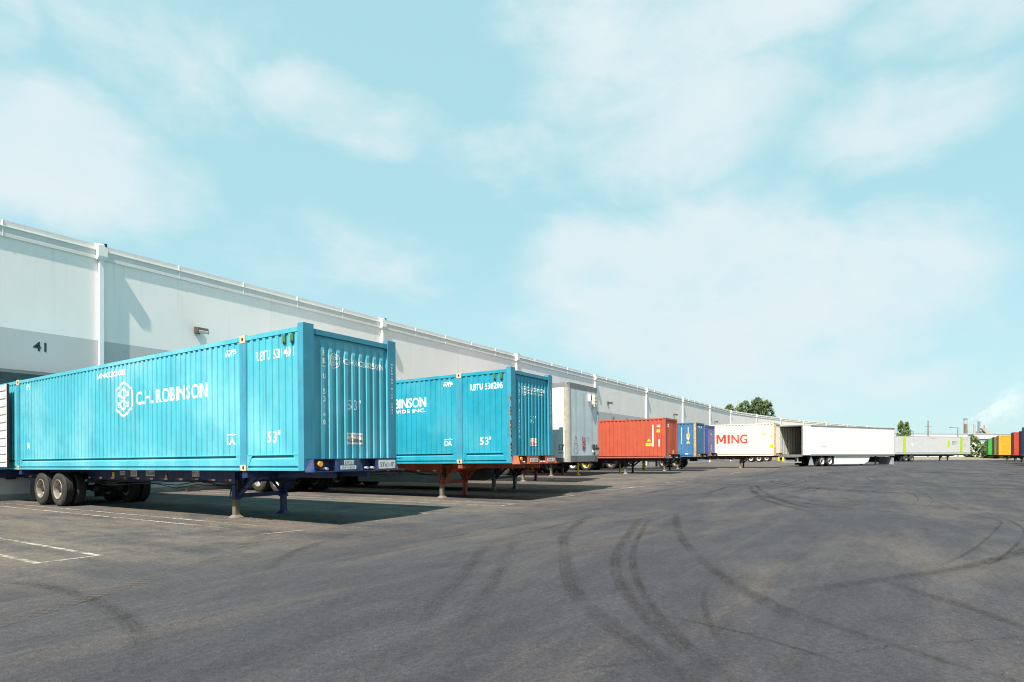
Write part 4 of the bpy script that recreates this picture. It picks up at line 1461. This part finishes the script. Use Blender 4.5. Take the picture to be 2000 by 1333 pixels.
# grit and crumbs of stone swept against the docks and round the legs
gv = MB()
random.seed(21)
for i in range(2600):
    k = random.random()
    if k < .45:
        u, v = random.uniform(3, 44), 26.0 - abs(random.gauss(0, 1.0))
    elif k < .7:
        u, v = random.gauss(8.5, 1.2), random.gauss(12.3, 1.3)
    else:
        u, v = random.uniform(2, 40), random.uniform(8, 20)
    z = g(u, v)
    r_ = random.uniform(.006, .016) * (1.8 if k < .45 and random.random() < .15 else 1)
    a_ = random.uniform(0, 6)
    P = [(u + r_ * math.cos(a_ + q * 2.1), v + r_ * math.sin(a_ + q * 2.1), z + .002) for q in range(3)] + [(u + r_ * .2, v, z + r_ * random.uniform(.6, 1.2))]
    gv.add(P, [(0, 2, 1), (0, 1, 3), (1, 2, 3), (2, 0, 3)])
go = gv.build('gravel', mat('pale_grit', (.15, .13, .10), .9, var=.3, vscale=3))
go['kind'] = 'stuff'
go['label'] = 'pale grit and stone crumbs scattered along the bays and dock wall'
go['category'] = 'gravel'
t = thing('wheel_chock', 'black rubber wheel chock lying at the foot of the dock wall', 'wheel chock', (14.4, 25.62, g(14.4, 25.6)))
MB().prism([(-.12, .004), (.14, .004), (.10, .05), (-.02, .17), (-.09, .17)], 0, -.28, .28).build('wedge', RUBBER, t)
MB().bar((-.2, -.07, .17), (.2, -.07, .17), .03, .05).build('handle', AXLE, t)

# ------------------------------------------------------------------ the white van with the aluminium nose
FR3 = Fr(19.1, 9.8, 1.20, -0.012)
v1 = van(FR3, "white van trailer with weathered aluminium nose, marked 53'", H=2.82, wy=12.8, legy=3.6, skirt=(4.3, 10.8, -.88), skirtm=mat('grey_side_skirt', (.30, .31, .31), .5), legm=mat('grey_leg_paint', (.10, .12, .13), .5, rust=.2))
Flat().word("53'", -.41, .38, .22, .21, .01).word('STR 8', -.40, .25, .20, .06).lay('lettering', BLACKLET, v1, lambda x, z: (-.004, -x, z))
MB().box(-.012, 0, .55, .95, .11, .16).build('reflector', REDTAPE, v1)
for x, w, m_, n_ in ((1.72, .12, VANWHITE, 'marker_box'), (2.12, .20, mat('beige_vent_box', (.66, .60, .46), .5), 'vent_box')):
    h0, h1 = (2.24, 2.50) if w < .15 else (2.06, 2.50)
    b_ = MB().box(x - w / 2, x + w / 2, -.10, .004, h0, h1).build(n_, m_, v1)
    if w < .15:
        MB().box(x - .015, x + .05, -.104, -.10, h0 + .04, h1 - .04).build('slot', BLACKHOLE, b_)
    else:
        for q in range(3):
            MB().box(x - w / 2 - .012, x + w / 2 + .012, -.115, -.02, h0 + .08 + q * .13, h0 + .14 + q * .13).build('louvre', m_, b_)
Flat().stroke([(.42, .62), (.62, .62), (.70, .42), (.62, .24), (.42, .24), (.34, .42)], .02, True).stroke([(.40, .68), (.52, .92), (.64, .70)], .02).stroke([(.40, .45), (.64, .45)], .012).lay('emblem', GREYLET, v1, lambda x, z: (x + .06, -.004, z))
Flat().word('WABASH', .34, .10, .34, .07).word('NATIONAL', .34, .01, .34, .045).lay('lettering', GREYLET, v1, lambda x, z: (x, -.006, z))
pl = MB().box(1.12, 1.36, -.006, -.001, .38, .92).build('warning_plate', mat('maroon_label', (.28, .06, .07), .5), v1)
Flat().word('8', 1.19, .70, None, .14).word('C', 1.19, .52, None, .14).rect(1.14, 1.34, .86, .90).lay('lettering', LETTER, pl, lambda x, z: (x, -.009, z))
Flat().word('MC 1', 1.52, .80, .24, .07).word('12', 1.58, .68, .12, .07).lay('lettering', GREYLET, v1, lambda x, z: (x, -.004, z))
gh = MB().box(2.0, 2.2, -.09, .0, .30, .40).build('coupling_box', PLACARD, v1)
for x in (1.96, 2.1, 2.28):
    MB().cyl((x, -.06, .42), (x, -.14, .47), .045, 12).build('air_coupling', BLACKFRAME, gh)
    MB().cyl((x, -.05, .47), (x, -.05, .60), .03, 10).build('coupling_cap', AXLE, gh)
MB().cyl((2.1, -.05, .30), (2.02, -.06, .0), .02, 8).build('air_hose', BLACKFRAME, gh)
MB().cyl((2.02, -.06, .0), (1.94, -.02, -.06), .02, 8).build('air_hose', BLACKFRAME, gh)

# ------------------------------------------------------------------ the next slots, half hidden
FR4 = Fr(26.0, 13.5, 1.14, -0.010)
std_container(FR4, 'container wholly behind the white van, only its shadow reaching out', OLIVEC, OLIVEC, H=2.896)
chassis(FR4, 'dark red chassis whose legs show past the orange bolster', REDFRAME, Wd=2.44, L=12.2, wy=9.6, legy=2.8, full=False, tapes=False)
FR5 = Fr(32.9, 16.0, 1.24, -0.008)
van(FR5, 'short van trailer hidden behind the aluminium nose, one steel leg showing', L=8.6, H=2.9, wy=6.4, legy=2.4, full=False, nose=False, legm=STEELLEG)


def support_stand(u, v, top, r, base, label):
    z = g(u, v)
    t = thing('support_stand', label, 'stand', (u, v, z), group='yellow posts between the trailers')
    MB().cyl((0, 0, .03), (0, 0, top), r, 14).build('post', YELPAINT, t, 40)
    MB().cyl((0, 0, .004), (0, 0, .035), base, 20).build('base_plate', YELPAINT, t, 40)
    MB().cyl((0, 0, .035), (0, 0, .12), r * 2.0, 14, r * 1.1).build('base_collar', YELPAINT, t, 40)
    MB().cyl((0, 0, top * .55), (0, 0, top * .62), r * 1.35, 12).build('lock_ring', YELPAINT, t, 40)
    MB().cyl((r, 0, top * .58), (r * 3.2, 0, top * .58), r * .35, 8).build('lock_handle', YELPAINT, t, 40)


support_stand(34.8, 17.2, 1.12, .06, .19, 'yellow support post on a round base below the aluminium nose')
support_stand(39.6, 16.3, 1.02, .05, .16, 'thin yellow support post under the red container')
support_stand(47.4, 17.4, 1.02, .13, .15, 'thick yellow post under the right half of the red container')

FR6 = Fr(37.6, 12.35, 1.165, -0.008)
rc, rp_, rfp = std_container(FR6, 'red container with white number column and yellow stickers', REDC, REDC, endm=REDC)
cu = cuts_of([rp_])
fn = side_fn([rp_])
Flat().rect(-.88, -.80, .75, 2.15).lay('number_column', LETTER, rc, fn, cu)
Flat().rect(-.46, -.40, .75, 1.2).word('UO', -.58, 1.98, .22, .17, .03).lay('lettering', LETTER, rc, fn, cu)
Flat().rect(-.60, -.38, 1.66, 1.86).rect(-1.32, -.92, .78, .98).poly([(-1.24, 1.08), (-.98, 1.08), (-1.11, 1.30)]).lay('warning_sticker', YELLOW, rc, fn, cu)
Flat().word('UO', .42, 1.98, .34, .24, .03).lay('lettering', LETTER, rc, front_fn(rfp), front_cuts(rfp))
Flat().rect(1.55, 1.75, .25, .52).lay('warning_sticker', YELLOW, rc, front_fn(rfp), front_cuts(rfp))
chassis(FR6, 'black chassis with pale steel legs under the red container', BLACKFRAME, Wd=2.44, L=12.2, wy=9.2, legy=2.95, full=False, lowm=VANRAIL)
FR7 = Fr(45.3, 12.56, 1.21, -0.006)
bc, bp_, bfp = std_container(FR7, 'faded blue container with a rusty front post', BLUEC, RUSTPOST, railm=BLUEC)
cu = cuts_of([bp_])
fn = side_fn([bp_])
Flat().rect(-1.10, -1.06, .95, 2.25).rect(-.61, -.57, 1.6, 2.25).poly([(-.72, 1.45), (-.46, 1.45), (-.59, 1.25)]).rect(-.80, -.60, .18, .26).lay('lettering', LETTER, bc, fn, cu)
Flat().poly([(-.74, 1.0), (-.44, 1.0), (-.59, 1.24)]).rect(-.70, -.48, 1.52, 1.74).lay('warning_sticker', YELLOW, bc, fn, cu)
Flat().word('HANJIN', .5, 2.18, 1.3, .16, .02).lay('lettering', LETTER, bc, front_fn(bfp), front_cuts(bfp))
chassis(FR7, 'chassis with one yellow and one white wheel under the faded blue container', BLACKFRAME, Wd=2.44, L=12.2, wy=9.75, legy=2.6, rims=('yellow', 'white'), lowm=STEELLEG)
FR8 = Fr(51.4, 13.3, 1.26, -0.004)
bc2, bp2, bfp2 = std_container(FR8, 'deep blue container with a mauve front, between the faded blue and the white one', BLUED, BLUED, endm=mat('mauve_container_end', (.14, .14, .26), .6, var=.2, fade=(.28, .14, .20)))
Flat().rect(1.25, 1.34, .45, .95).lay('warning_sticker', YELLOW, bc2, front_fn(bfp2), front_cuts(bfp2))
Flat().rect(1.22, 1.36, 1.78, 1.9).lay('sticker', LETTER, bc2, front_fn(bfp2), front_cuts(bfp2))
chassis(FR8, 'black chassis under the deep blue container', BLACKFRAME, Wd=2.44, L=12.2, wy=9.4, legy=2.7, full=False)
for k, x in enumerate((.25, .65, 1.1, 1.6)):
    pass
FR9 = Fr(57.3, 8.88, 1.26, -0.004)
mc, mp_, mfp = std_container(FR9, 'off-white container with red MING lettering and rusty front post', OFFWHITE, RUSTPOST, H=2.896, railm=OFFWHITE)
cu = cuts_of([mp_])
fn = side_fn([mp_])
Mp = [(0, 0), (0, 1), (.27, 1), (.5, .42), (.73, 1), (1, 1), (1, 0), (.78, 0), (.78, .66), (.6, .2), (.4, .2), (.22, .66), (.22, 0)]
Flat().poly([(-5.12 + x * .86, 1.10 + y * .84) for x, y in Mp]).rect(-4.12, -3.92, 1.10, 1.94).word('NG', -3.78, 1.10, 1.40, .84, .022).word('YANG', -8.4, 1.10, 2.8, .84, .022).lay('lettering', REDLET, mc, fn, cu)
Flat().rect(-.52, -.18, .72, 1.02).rect(-.44, -.26, 1.62, 1.80).poly([(-1.12, 1.86), (-.84, 1.86), (-.98, 2.12)]).lay('warning_sticker', YELLOW, mc, fn, cu)
chassis(FR9, 'rusty brown chassis under the white container with red lettering', BROWNFRAME, Wd=2.44, L=12.2, wy=9.6, legy=3.1, full=False, legm=BROWNFRAME)
for k, (u, lb, fm) in enumerate(((104.5, 'bare chassis with white wheels seen beneath the red-lettered container', BLACKFRAME), (111.5, 'bare blue chassis farther along, beneath the red-lettered container', BLUEFRAME))):
    chassis(Fr(u, 10.5, 1.22, -.004), lb, fm, Wd=2.44, L=12.2, wy=8.9, legy=2.8, rims=('white', 'white'), far='white', full=False, tapes=False)
for k, (u, v) in enumerate(((116.6, 17.6), (117.6, 17.0))):
    z = g(u, v)
    t = thing('bollard', 'left of the two yellow bollards past the rusty corner post' if k == 0 else 'right of the two yellow bollards past the rusty corner post', 'bollard', (u, v, z), group='yellow bollards')
    MB().cyl((0, 0, 0), (0, 0, 1.05), .16, 16).build('post', YELPAINT, t, 40)
    MB().cyl((0, 0, 1.05), (0, 0, 1.15), .16, 16, .06).build('cap', YELPAINT, t, 40)

# ------------------------------------------------------------------ white trailer parked across the lane, rear doors open
FR10 = Fr(78.16, -0.06, 1.27, 0.0, R(62.0))
v2 = van(FR10, 'long white van trailer across the lane with rear doors folded open', H=2.96, wy=12.3, legy=2.9, open_rear=True, skirt=(4.6, 10.9, -.90), rims=('white', 'white'), full=True, nose=False)
Flat().word('PTRZ 53795', -14.05 + .8, .80, .85, .10).lay('lettering', GREYLET, v2, lambda x, z: (-.004, -x, z))
for i in range(13):
    for k in (0, .22):
        MB().box(-.014, -.008, 1.0 + i * 1.05 + k, 1.1 + i * 1.05 + k, .01, .06).build('reflector', REDTAPE if k else GREYLET, v2)
MB().box(-.012, -.006, .25, .9, 2.84, 2.9).build('reflector', REDTAPE, v2)
box('nose_box', GALV, v2, .1, 1.5, .1, .55, -1.02, -.22)
box('battery_box', BLACKFRAME, v2, .35, 2.2, 1.0, 2.5, -.75, -.15)
MB().prism([(14.55, -.14), (14.75, -.14), (15.0, -.98), (14.2, -.98)], 0, .1, .14).build('mud_guard', GALV, v2)

# ------------------------------------------------------------------ grey container with lime posts
FR11 = Fr(123.8, -10.5, 1.33, 0.0, R(49.6))
gc, gsec, gfp = long_container(FR11, 'light grey container with two lime green posts', GREYC, GREYC, GREYC, midpost=LIME, detail=False)
for y in (1.98, 14.17):
    MB().box(-.022, -.012, y - .26, y + .26, .0, 2.88).build('lime_band', LIME, gc)
cu = cuts_of(gsec)
fn = side_fn(gsec)
Flat().word('EXFC', -3.95, 1.75, 1.0, .36, .03).word('logistics', -3.95, 1.52, .8, .12).lay('lettering', BLUELET, gc, fn, cu)
Flat().poly([(-4.75 + .27 * math.cos(a), 1.7 + .6 * math.sin(a)) for a in [i * math.pi / 8 for i in range(16)]]).lay('emblem', LIME, gc, fn, cu)
Flat().poly([(-12.75, 1.55), (-12.5, 1.85), (-12.25, 1.55), (-12.5, 1.25)]).lay('sticker', LETTER, gc, fn, cu)
Flat().word('EXFU 538214', -8.9, 2.5, 1.6, .13).word("53'", -1.3, 1.35, .34, .2).word('EXFU 538', -1.6, 2.3, 1.1, .13).lay('lettering', GREYLET, gc, fn, cu)
chassis(FR11, 'dark blue chassis under the light grey container', BLUEFRAME, wy=13.2, legy=4.2, full=False, tapes=False, legm=BLUEFRAME)

# ------------------------------------------------------------------ row of containers along the right edge, noses toward the lane
row = [(136.0, -14.1, GREENC, 2.896, 'bright green container, leftmost of the right-hand row'),
       (123.8, -13.6, OLIVEC, 2.896, 'brown container between the green and the yellow one'),
       (112.7, -12.9, YELC, 2.896, 'yellow container with dark number columns'),
       (97.0, -12.6, REDD, 2.896, 'vermilion container right of the yellow one'),
       (91.1, -12.6, MAROON, 2.896, 'dark maroon container at the right edge of the picture'),
       (83.2, -11.9, REDD, 2.896, 'red container just past the right edge, seen by its shadow'),
       (77.5, -11.0, BLUEC, 2.896, 'blue container past the right edge, seen by its nearer shadow')]
for k, (u, v, m_, H_, lb) in enumerate(row):
    fr = Fr(u + 2.44, v, 1.22, 0.0, math.pi)
    t, pr, fp_ = std_container(fr, lb, m_, m_, H=H_, group='containers parked along the right edge')
    chassis(fr, ['chassis under the bright green container', 'chassis under the brown container', 'chassis under the yellow container', 'chassis under the vermilion container',
                 'chassis under the dark maroon container', 'chassis under the red container past the right edge', 'chassis under the blue container past the right edge'][k],
            BLUEFRAME if k % 2 else BLACKFRAME, Wd=2.44, L=12.2, wy=9.5, legy=2.8, full=False, tapes=False, bolster=False, group='chassis along the right edge')
    if m_ is YELC:
        def fy(x, z, pr=pr):
            return (2.44 - offset_at(pr, x) + .003, x, z)
        F = Flat()
        for i, yy in enumerate((1.6, 4.4)):
            for q in range(11 - i * 3):
                F.rect(yy, yy + .8, 2.2 - q * .17, 2.31 - q * .17)
        F.lay('number_column', BLACKLET, t, fy, [a for a, b in pr])
for k, z in enumerate((0.0, 2.62)):
    std_container(Fr(169.4, -19.7, g(169, -19) + .02 + z, 0, math.pi), ['maroon container at the bottom of the far stack', 'green container on top of the far stack behind the yellow one'][k], (MAROON, GREENC)[k], (MAROON, GREENC)[k], group='far container stack')


# ================================================================== FAR BACKGROUND
def leaf_mat(name, a, b):
    m = bpy.data.materials.new(name)
    m.use_nodes = True
    nt = NT(m.node_tree)
    p = nt.n['Principled BSDF']
    tc = nt.node('ShaderNodeTexCoord').outputs['Object']
    c = nt.mix(nt.ramp(nt.noise(tc, 1.1, 5, .7), .3, .7), a, b)
    nt.l.new(c, p.inputs['Base Color'])
    p.inputs['Roughness'].default_value = .7
    p.inputs['Specular IOR Level'].default_value = .25
    return m


LEAF = leaf_mat('dusty_green_leaves', (.045, .075, .022), (.12, .15, .055))
LEAF2 = leaf_mat('fresh_green_leaves', (.05, .095, .02), (.17, .20, .055))
LEAFY = leaf_mat('yellowing_leaves', (.12, .13, .03), (.30, .27, .08))


def crown_mesh(h, r, n, leaf, m, cone=0.0, base=0.25, lumps=26):
    """leaf-sized faces gathered in clumps through the crown's volume"""
    mb = MB()
    for _ in range(lumps):
        t = random.random() ** .8
        z = h * (base + (1 - base) * t)
        rr = r * ((1 - t) ** .75 + .06 if cone else math.sqrt(max(0.02, 1 - (2 * t - .9) ** 2 * .9)))
        a = random.uniform(0, 6.283)
        q = rr * math.sqrt(random.uniform(.15, 1))
        c = Vector((q * math.cos(a), q * math.sin(a), z))
        cr = r * random.uniform(.10, .22)
        for _k in range(n // lumps):
            d = Vector((random.gauss(0, 1), random.gauss(0, 1), random.gauss(0, 1.15))).normalized() * cr * abs(random.gauss(0, .75))
            p = c + d
            u = Vector((random.gauss(0, 1), random.gauss(0, 1), random.gauss(0, 1))).normalized()
            w = u.orthogonal().normalized()
            s1, s2 = leaf * random.uniform(.7, 1.4), leaf * random.uniform(.4, .8)
            mb.add([p - u * s1, p + w * s2, p + u * s1, p - w * s2], [(0, 1, 2, 3)])
    return mb.mesh('crown', m)


def tree(name, label, cat, u, v, z, h, r, n, leaf, m, cone=0.0, base=.25, lumps=26, group=None, trunk=.02):
    t = thing(name, label, cat, (u, v, z), group=group)
    tb = MB()
    tb.cyl((0, 0, 0), (0, 0, h * .55), h * trunk, 9, h * trunk * .55)
    tb.cyl((0, 0, h * .55), (0.1, 0, h * .9), h * trunk * .55, 8, h * trunk * .15)
    for i in range(7):
        a = i * 2.4
        z0 = h * (base * .7 + .07 * i)
        tb.cyl((0, 0, z0), (math.cos(a) * r * .7, math.sin(a) * r * .7, z0 + h * .16), h * trunk * .35, 6, h * trunk * .08)
    tb.build('trunk', BARK, t, 50)
    inst('crown', crown_mesh(h, r, n, leaf, m, cone, base, lumps), t)


def at(px_right, depth):
    """point given by its sideways offset and distance along the lane view axis (metres)"""
    c, s = math.cos(YAW), math.sin(YAW)
    return s * px_right + c * depth, -c * px_right + s * depth


random.seed(5)
for i, (rr, dd, h, r, lb) in enumerate(((91.0, 250, 21.4, 3.0, 'small treetop showing over the warehouse parapet, leftmost'), (98.2, 252, 22.9, 4.4, 'broad poplar treetop over the parapet, left of the tallest'),
                                        (102.6, 250, 24.5, 3.4, 'tallest poplar treetop over the warehouse parapet'), (107.6, 254, 23.6, 3.9, 'rightmost poplar treetop over the warehouse parapet'))):
    u, v = at(rr, dd)
    tree('poplar_tree', lb, 'tree', u, v, .2, h, r, 6500, .30, LEAF, 0, .5, 100, 'poplars behind the warehouse')
for i, (rr, dd, h, r, lb) in enumerate(((130.0, 200, 11.9, 2.6, 'conical green tree left of a twin, behind the grey container'), (132.6, 201, 11.6, 2.3, 'conical green tree right of its twin, behind the grey container'))):
    u, v = at(rr, dd)
    tree('conical_tree', lb, 'tree', u, v, .2, h, r, 8000, .17, LEAF2, 1.0, .08, 130, 'conical trees behind the grey container')
bush = [(96.8, 126, 4.6, 1.6, LEAF2, 'tallest dark green bush at the right end of the grey container'), (99.0, 124, 3.6, 1.7, LEAF, 'bushy shrub right of the tallest bush'),
        (100.4, 122, 2.3, 1.7, LEAFY, 'yellowing shrub below the tallest bush'), (103.5, 124, 2.4, 1.8, LEAFY, 'yellowing shrub left of the green container'),
        (106.0, 126, 2.0, 1.9, LEAF, 'low green shrub in front of the green container'), (109.5, 127, 1.9, 2.0, LEAF2, 'low shrub beneath the brown container'), (114.0, 128, 1.8, 2.2, LEAFY, 'low shrub beneath the yellow container'),
        (119.0, 129, 1.8, 2.2, LEAF, 'low shrub beneath the vermilion container'), (97.6, 122, 2.2, 1.6, LEAF, 'grey-green shrub at the foot of the tallest bush'), (101.6, 125, 3.0, 1.6, LEAF2, 'round green shrub between the tallest bush and the green container')]
for rr, dd, h, r, m_, lb in bush:
    u, v = at(rr, dd)
    tree('shrub', lb, 'shrub', u, v, .6, h, r, 6000, .16, m_, 0, .0, 90, 'shrubs on the verge', trunk=.015)

# verge: kerb and dry grass bank closing the yard
vb = MB()
k1 = [at(60 + 12 * i, 118 + 0.4 * i) for i in range(11)]
k2 = [at(60 + 12 * i, 124 + 0.4 * i) for i in range(11)]
k3 = [at(60 + 12 * i, 150 + 0.4 * i) for i in range(11)]
for i in range(10):
    z0, z1, z2 = .16, .66, .5
    vb.add([(*k1[i], .30), (*k1[i + 1], .30), (*k2[i + 1], z1), (*k2[i], z1)], [(0, 1, 2, 3)])
    vb.add([(*k2[i], z1), (*k2[i + 1], z1), (*k3[i + 1], z2), (*k3[i], z2)], [(0, 1, 2, 3)])
vo = vb.build('verge', DRYGRASS)
vo['kind'] = 'structure'
kb = MB()
for i in range(10):
    a, b = k1[i], k1[i + 1]
    kb.bar((*a, .24), (*b, .24), .18, .2)
ko = kb.build('kerb', CONC)
ko['kind'] = 'structure'

# far low building with a pale roof line and a blue band
fb = thing('far_building', 'long low white building with a pale blue band on the skyline', 'building')
a, b = Vector(at(140, 225)), Vector(at(262, 236))


def fbar(name, m, z0, z1, off, parent=None, s=0.0, e=1.0, th=.6):
    p = a + (b - a) * s
    q = a + (b - a) * e
    n = Vector((-(b - a).y, (b - a).x)).normalized() * off
    return MB().bar((p.x + n.x, p.y + n.y, (z0 + z1) / 2), (q.x + n.x, q.y + n.y, (z0 + z1) / 2), th, z1 - z0).build(name, m, parent or fb)


fbar('wall', FARWHITE, 0, 6.9, 0)
fbar('blue_band', FARBLUE, 6.0, 7.0, -.36, th=.08)
fbar('fascia', FARWHITE, 7.0, 8.9, -.2, th=1.2)
fbar('roof', ROOFM, 8.9, 9.0, 20, th=42)
for i in range(14):
    fbar('door', GREYC, .2, 3.4, -.36, s=.30 + i * .05, e=.325 + i * .05, th=.06)
for i in range(10):
    fbar('wall_joint', GREYC, 0, 6.0, -.34, s=.05 + i * .1, e=.0512 + i * .1, th=.05)

# power pole, light poles
u, v = at(139, 200)
t = thing('utility_pole', 'tall timber power pole with crossarms behind the grey container', 'pole', (u, v, .2))
MB().cyl((0, 0, 0), (0, 0, 12.2), .24, 10, .15).build('pole', WOODPOLE, t, 50)
for z in (10.2, 8.4, 6.9):
    c = MB().bar((-1.1 * .54, 1.1 * .84, z), (1.1 * .54, -1.1 * .84, z), .09, .11).build('crossarm', WOODPOLE, t)
    for q in (-1, -.5, .5, 1):
        MB().cyl((q * .54, -q * .84, z + .05), (q * .54, -q * .84, z + .25), .05, 8).build('insulator', GALV, c)
for rr, dd, h, sgn, lb in ((96.8, 130, 6.9, -1, 'dark light pole with an arm to the left, right of the power pole'), (93.8, 140, 6.5, -1, 'short curved light pole right of the conical trees')):
    u, v = at(rr, dd)
    t = thing('light_pole', lb, 'lamp post', (u, v, .2), group='yard light poles')
    MB().cyl((0, 0, 0), (0, 0, h), .16, 10, .10).build('pole', STACKGREY, t, 50)
    MB().bar((0, 0, h - .06), (sgn * 1.0 * .54, -sgn * 1.0 * .84, h), .10, .10).build('arm', STACKGREY, t)
    MB().bar((sgn * .9 * .54, -sgn * .9 * .84, h), (sgn * 1.7 * .54, -sgn * 1.7 * .84, h), .38, .16).build('lamp_head', STACKGREY, t)

# mill on the skyline: two stacks, sheds, steam
u, v = at(454.5, 600)
t = thing('brick_smokestack', 'brick smokestack with a pale top giving off steam', 'smokestack', (u, v, 0))
MB().cyl((0, 0, 0), (0, 0, 31), 1.9, 20, 1.5).build('shaft', STACKBRICK, t, 40)
MB().cyl((0, 0, 31), (0, 0, 35.0), 1.55, 20, 1.45).build('pale_band', STACKPALE, t, 40)
MB().cyl((0, 0, 35.0), (0, 0, 36.5), 1.6, 20, 1.6).build('rim', STACKGREY, t, 40)
MB().cyl((2.6, -1, 0), (2.6, -1, 25), .9, 14).build('side_flue', STACKPALE, t, 40)
u, v = at(468, 600)
t = thing('steel_smokestack', 'slim dark steel smokestack right of the brick one', 'smokestack', (u, v, 0))
MB().cyl((0, 0, 0), (0, 0, 33), 1.3, 18, 1.15).build('shaft', STACKGREY, t, 40)
MB().cyl((0, 0, 33), (0, 0, 34), 1.3, 18).build('rim', STACKPALE, t, 40)
u, v = at(461, 590)
t = thing('mill_buildings', 'beige mill sheds with a sloping conveyor between the smokestacks', 'building', (u, v, 0), (0, 0, -(math.pi / 2 - YAW)))
box('shed', BEIGE, t, -14, -2, -5, 5, 0, 20)
box('shed', STACKPALE, t, -2, 7, -5, 5, 0, 23)
MB().bar((-3, -5.5, 27), (6, -5.5, 18), 2.2, 2.4).build('conveyor', BEIGE, t)
MB().cyl((-5.2, 0, 20), (-5.2, 0, 30), .9, 12).build('flue', STACKPALE, t, 40)
MB().cyl((4.5, 0, 23), (4.5, 0, 29), .6, 12).build('flue', STACKGREY, t, 40)
box('shed', BEIGE, t, 10, 26, -5, 5, 0, 18)


def plume(name, label, rr, dd, z, L, H, rise, r0, r1, dens, seed):
    u, v = at(rr, dd)
    m = bpy.data.materials.new(name + '_vapour')
    m.use_nodes = True
    nt = NT(m.node_tree)
    nt.n.remove(nt.n['Principled BSDF'])
    out = nt.n['Material Output']
    pv = nt.node('ShaderNodeVolumePrincipled')
    nt.l.new(pv.outputs[0], out.inputs['Volume'])
    pv.inputs['Color'].default_value = (.97, .97, .98, 1)
    pv.inputs['Anisotropy'].default_value = .2
    tc = nt.node('ShaderNodeTexCoord').outputs['Object']
    off = nt.vmath('ADD', tc, (seed * 37.0, seed * 11.0, seed * 5.0))
    w = nt.noise(off, .045, 4, .6, out=1)
    ws = nt.node('ShaderNodeSeparateXYZ')
    nt.l.new(w, ws.inputs[0])
    s = nt.node('ShaderNodeSeparateXYZ')
    nt.l.new(tc, s.inputs[0])
    x = s.outputs[0]
    xr = nt.math('MAXIMUM', nt.math('DIVIDE', x, L), 0.0)
    zc = nt.math('MULTIPLY', nt.math('POWER', xr, rise), H * .8)
    rad = nt.math('ADD', nt.math('MULTIPLY', xr, r1), r0)
    dz = nt.math('ADD', nt.math('SUBTRACT', s.outputs[2], zc), nt.math('MULTIPLY', nt.math('SUBTRACT', ws.outputs[0], .5), nt.math('MULTIPLY', rad, 1.5)))
    dy = nt.math('ADD', s.outputs[1], nt.math('MULTIPLY', nt.math('SUBTRACT', ws.outputs[1], .5), nt.math('MULTIPLY', rad, 1.5)))
    dist = nt.math('DIVIDE', nt.math('SQRT', nt.math('ADD', nt.math('MULTIPLY', dz, dz), nt.math('MULTIPLY', dy, dy))), rad)
    nz = nt.noise(off, .11, 5, .65)
    dd_ = nt.math('ADD', dist, nt.math('MULTIPLY', nt.math('SUBTRACT', nz, .5), 3.0))
    body = nt.ramp(dd_, .1, 1.0, 1.0, 0.0)
    ends = nt.math('MULTIPLY', nt.ramp(xr, 0.0, .02), nt.ramp(xr, .45, .97, 1.0, 0.0))
    de = nt.math('DIVIDE', nt.math('MULTIPLY', nt.math('MULTIPLY', body, ends), dens), nt.math('ADD', rad, 2.0))
    nt.l.new(de, pv.inputs['Density'])
    o = MB().box(0, L, -r1 * 1.1, r1 * 1.1, -r0 * 2, H * 1.25).build(name, m)
    o.location = (u, v, z)
    o.rotation_euler = (0, 0, -(math.pi / 2 - YAW))
    o['kind'] = 'stuff'
    o['label'] = label
    o['category'] = 'steam'


plume('steam_plume', 'white steam drifting up and right from the brick smokestack', 456.5, 603, 31.5, 66, 42, .85, 1.0, 11, .55, 1)
plume('steam_plume', 'paler steam cloud at the right edge above the containers', 492, 640, 27, 70, 60, 1.0, 6, 20, .6, 2)
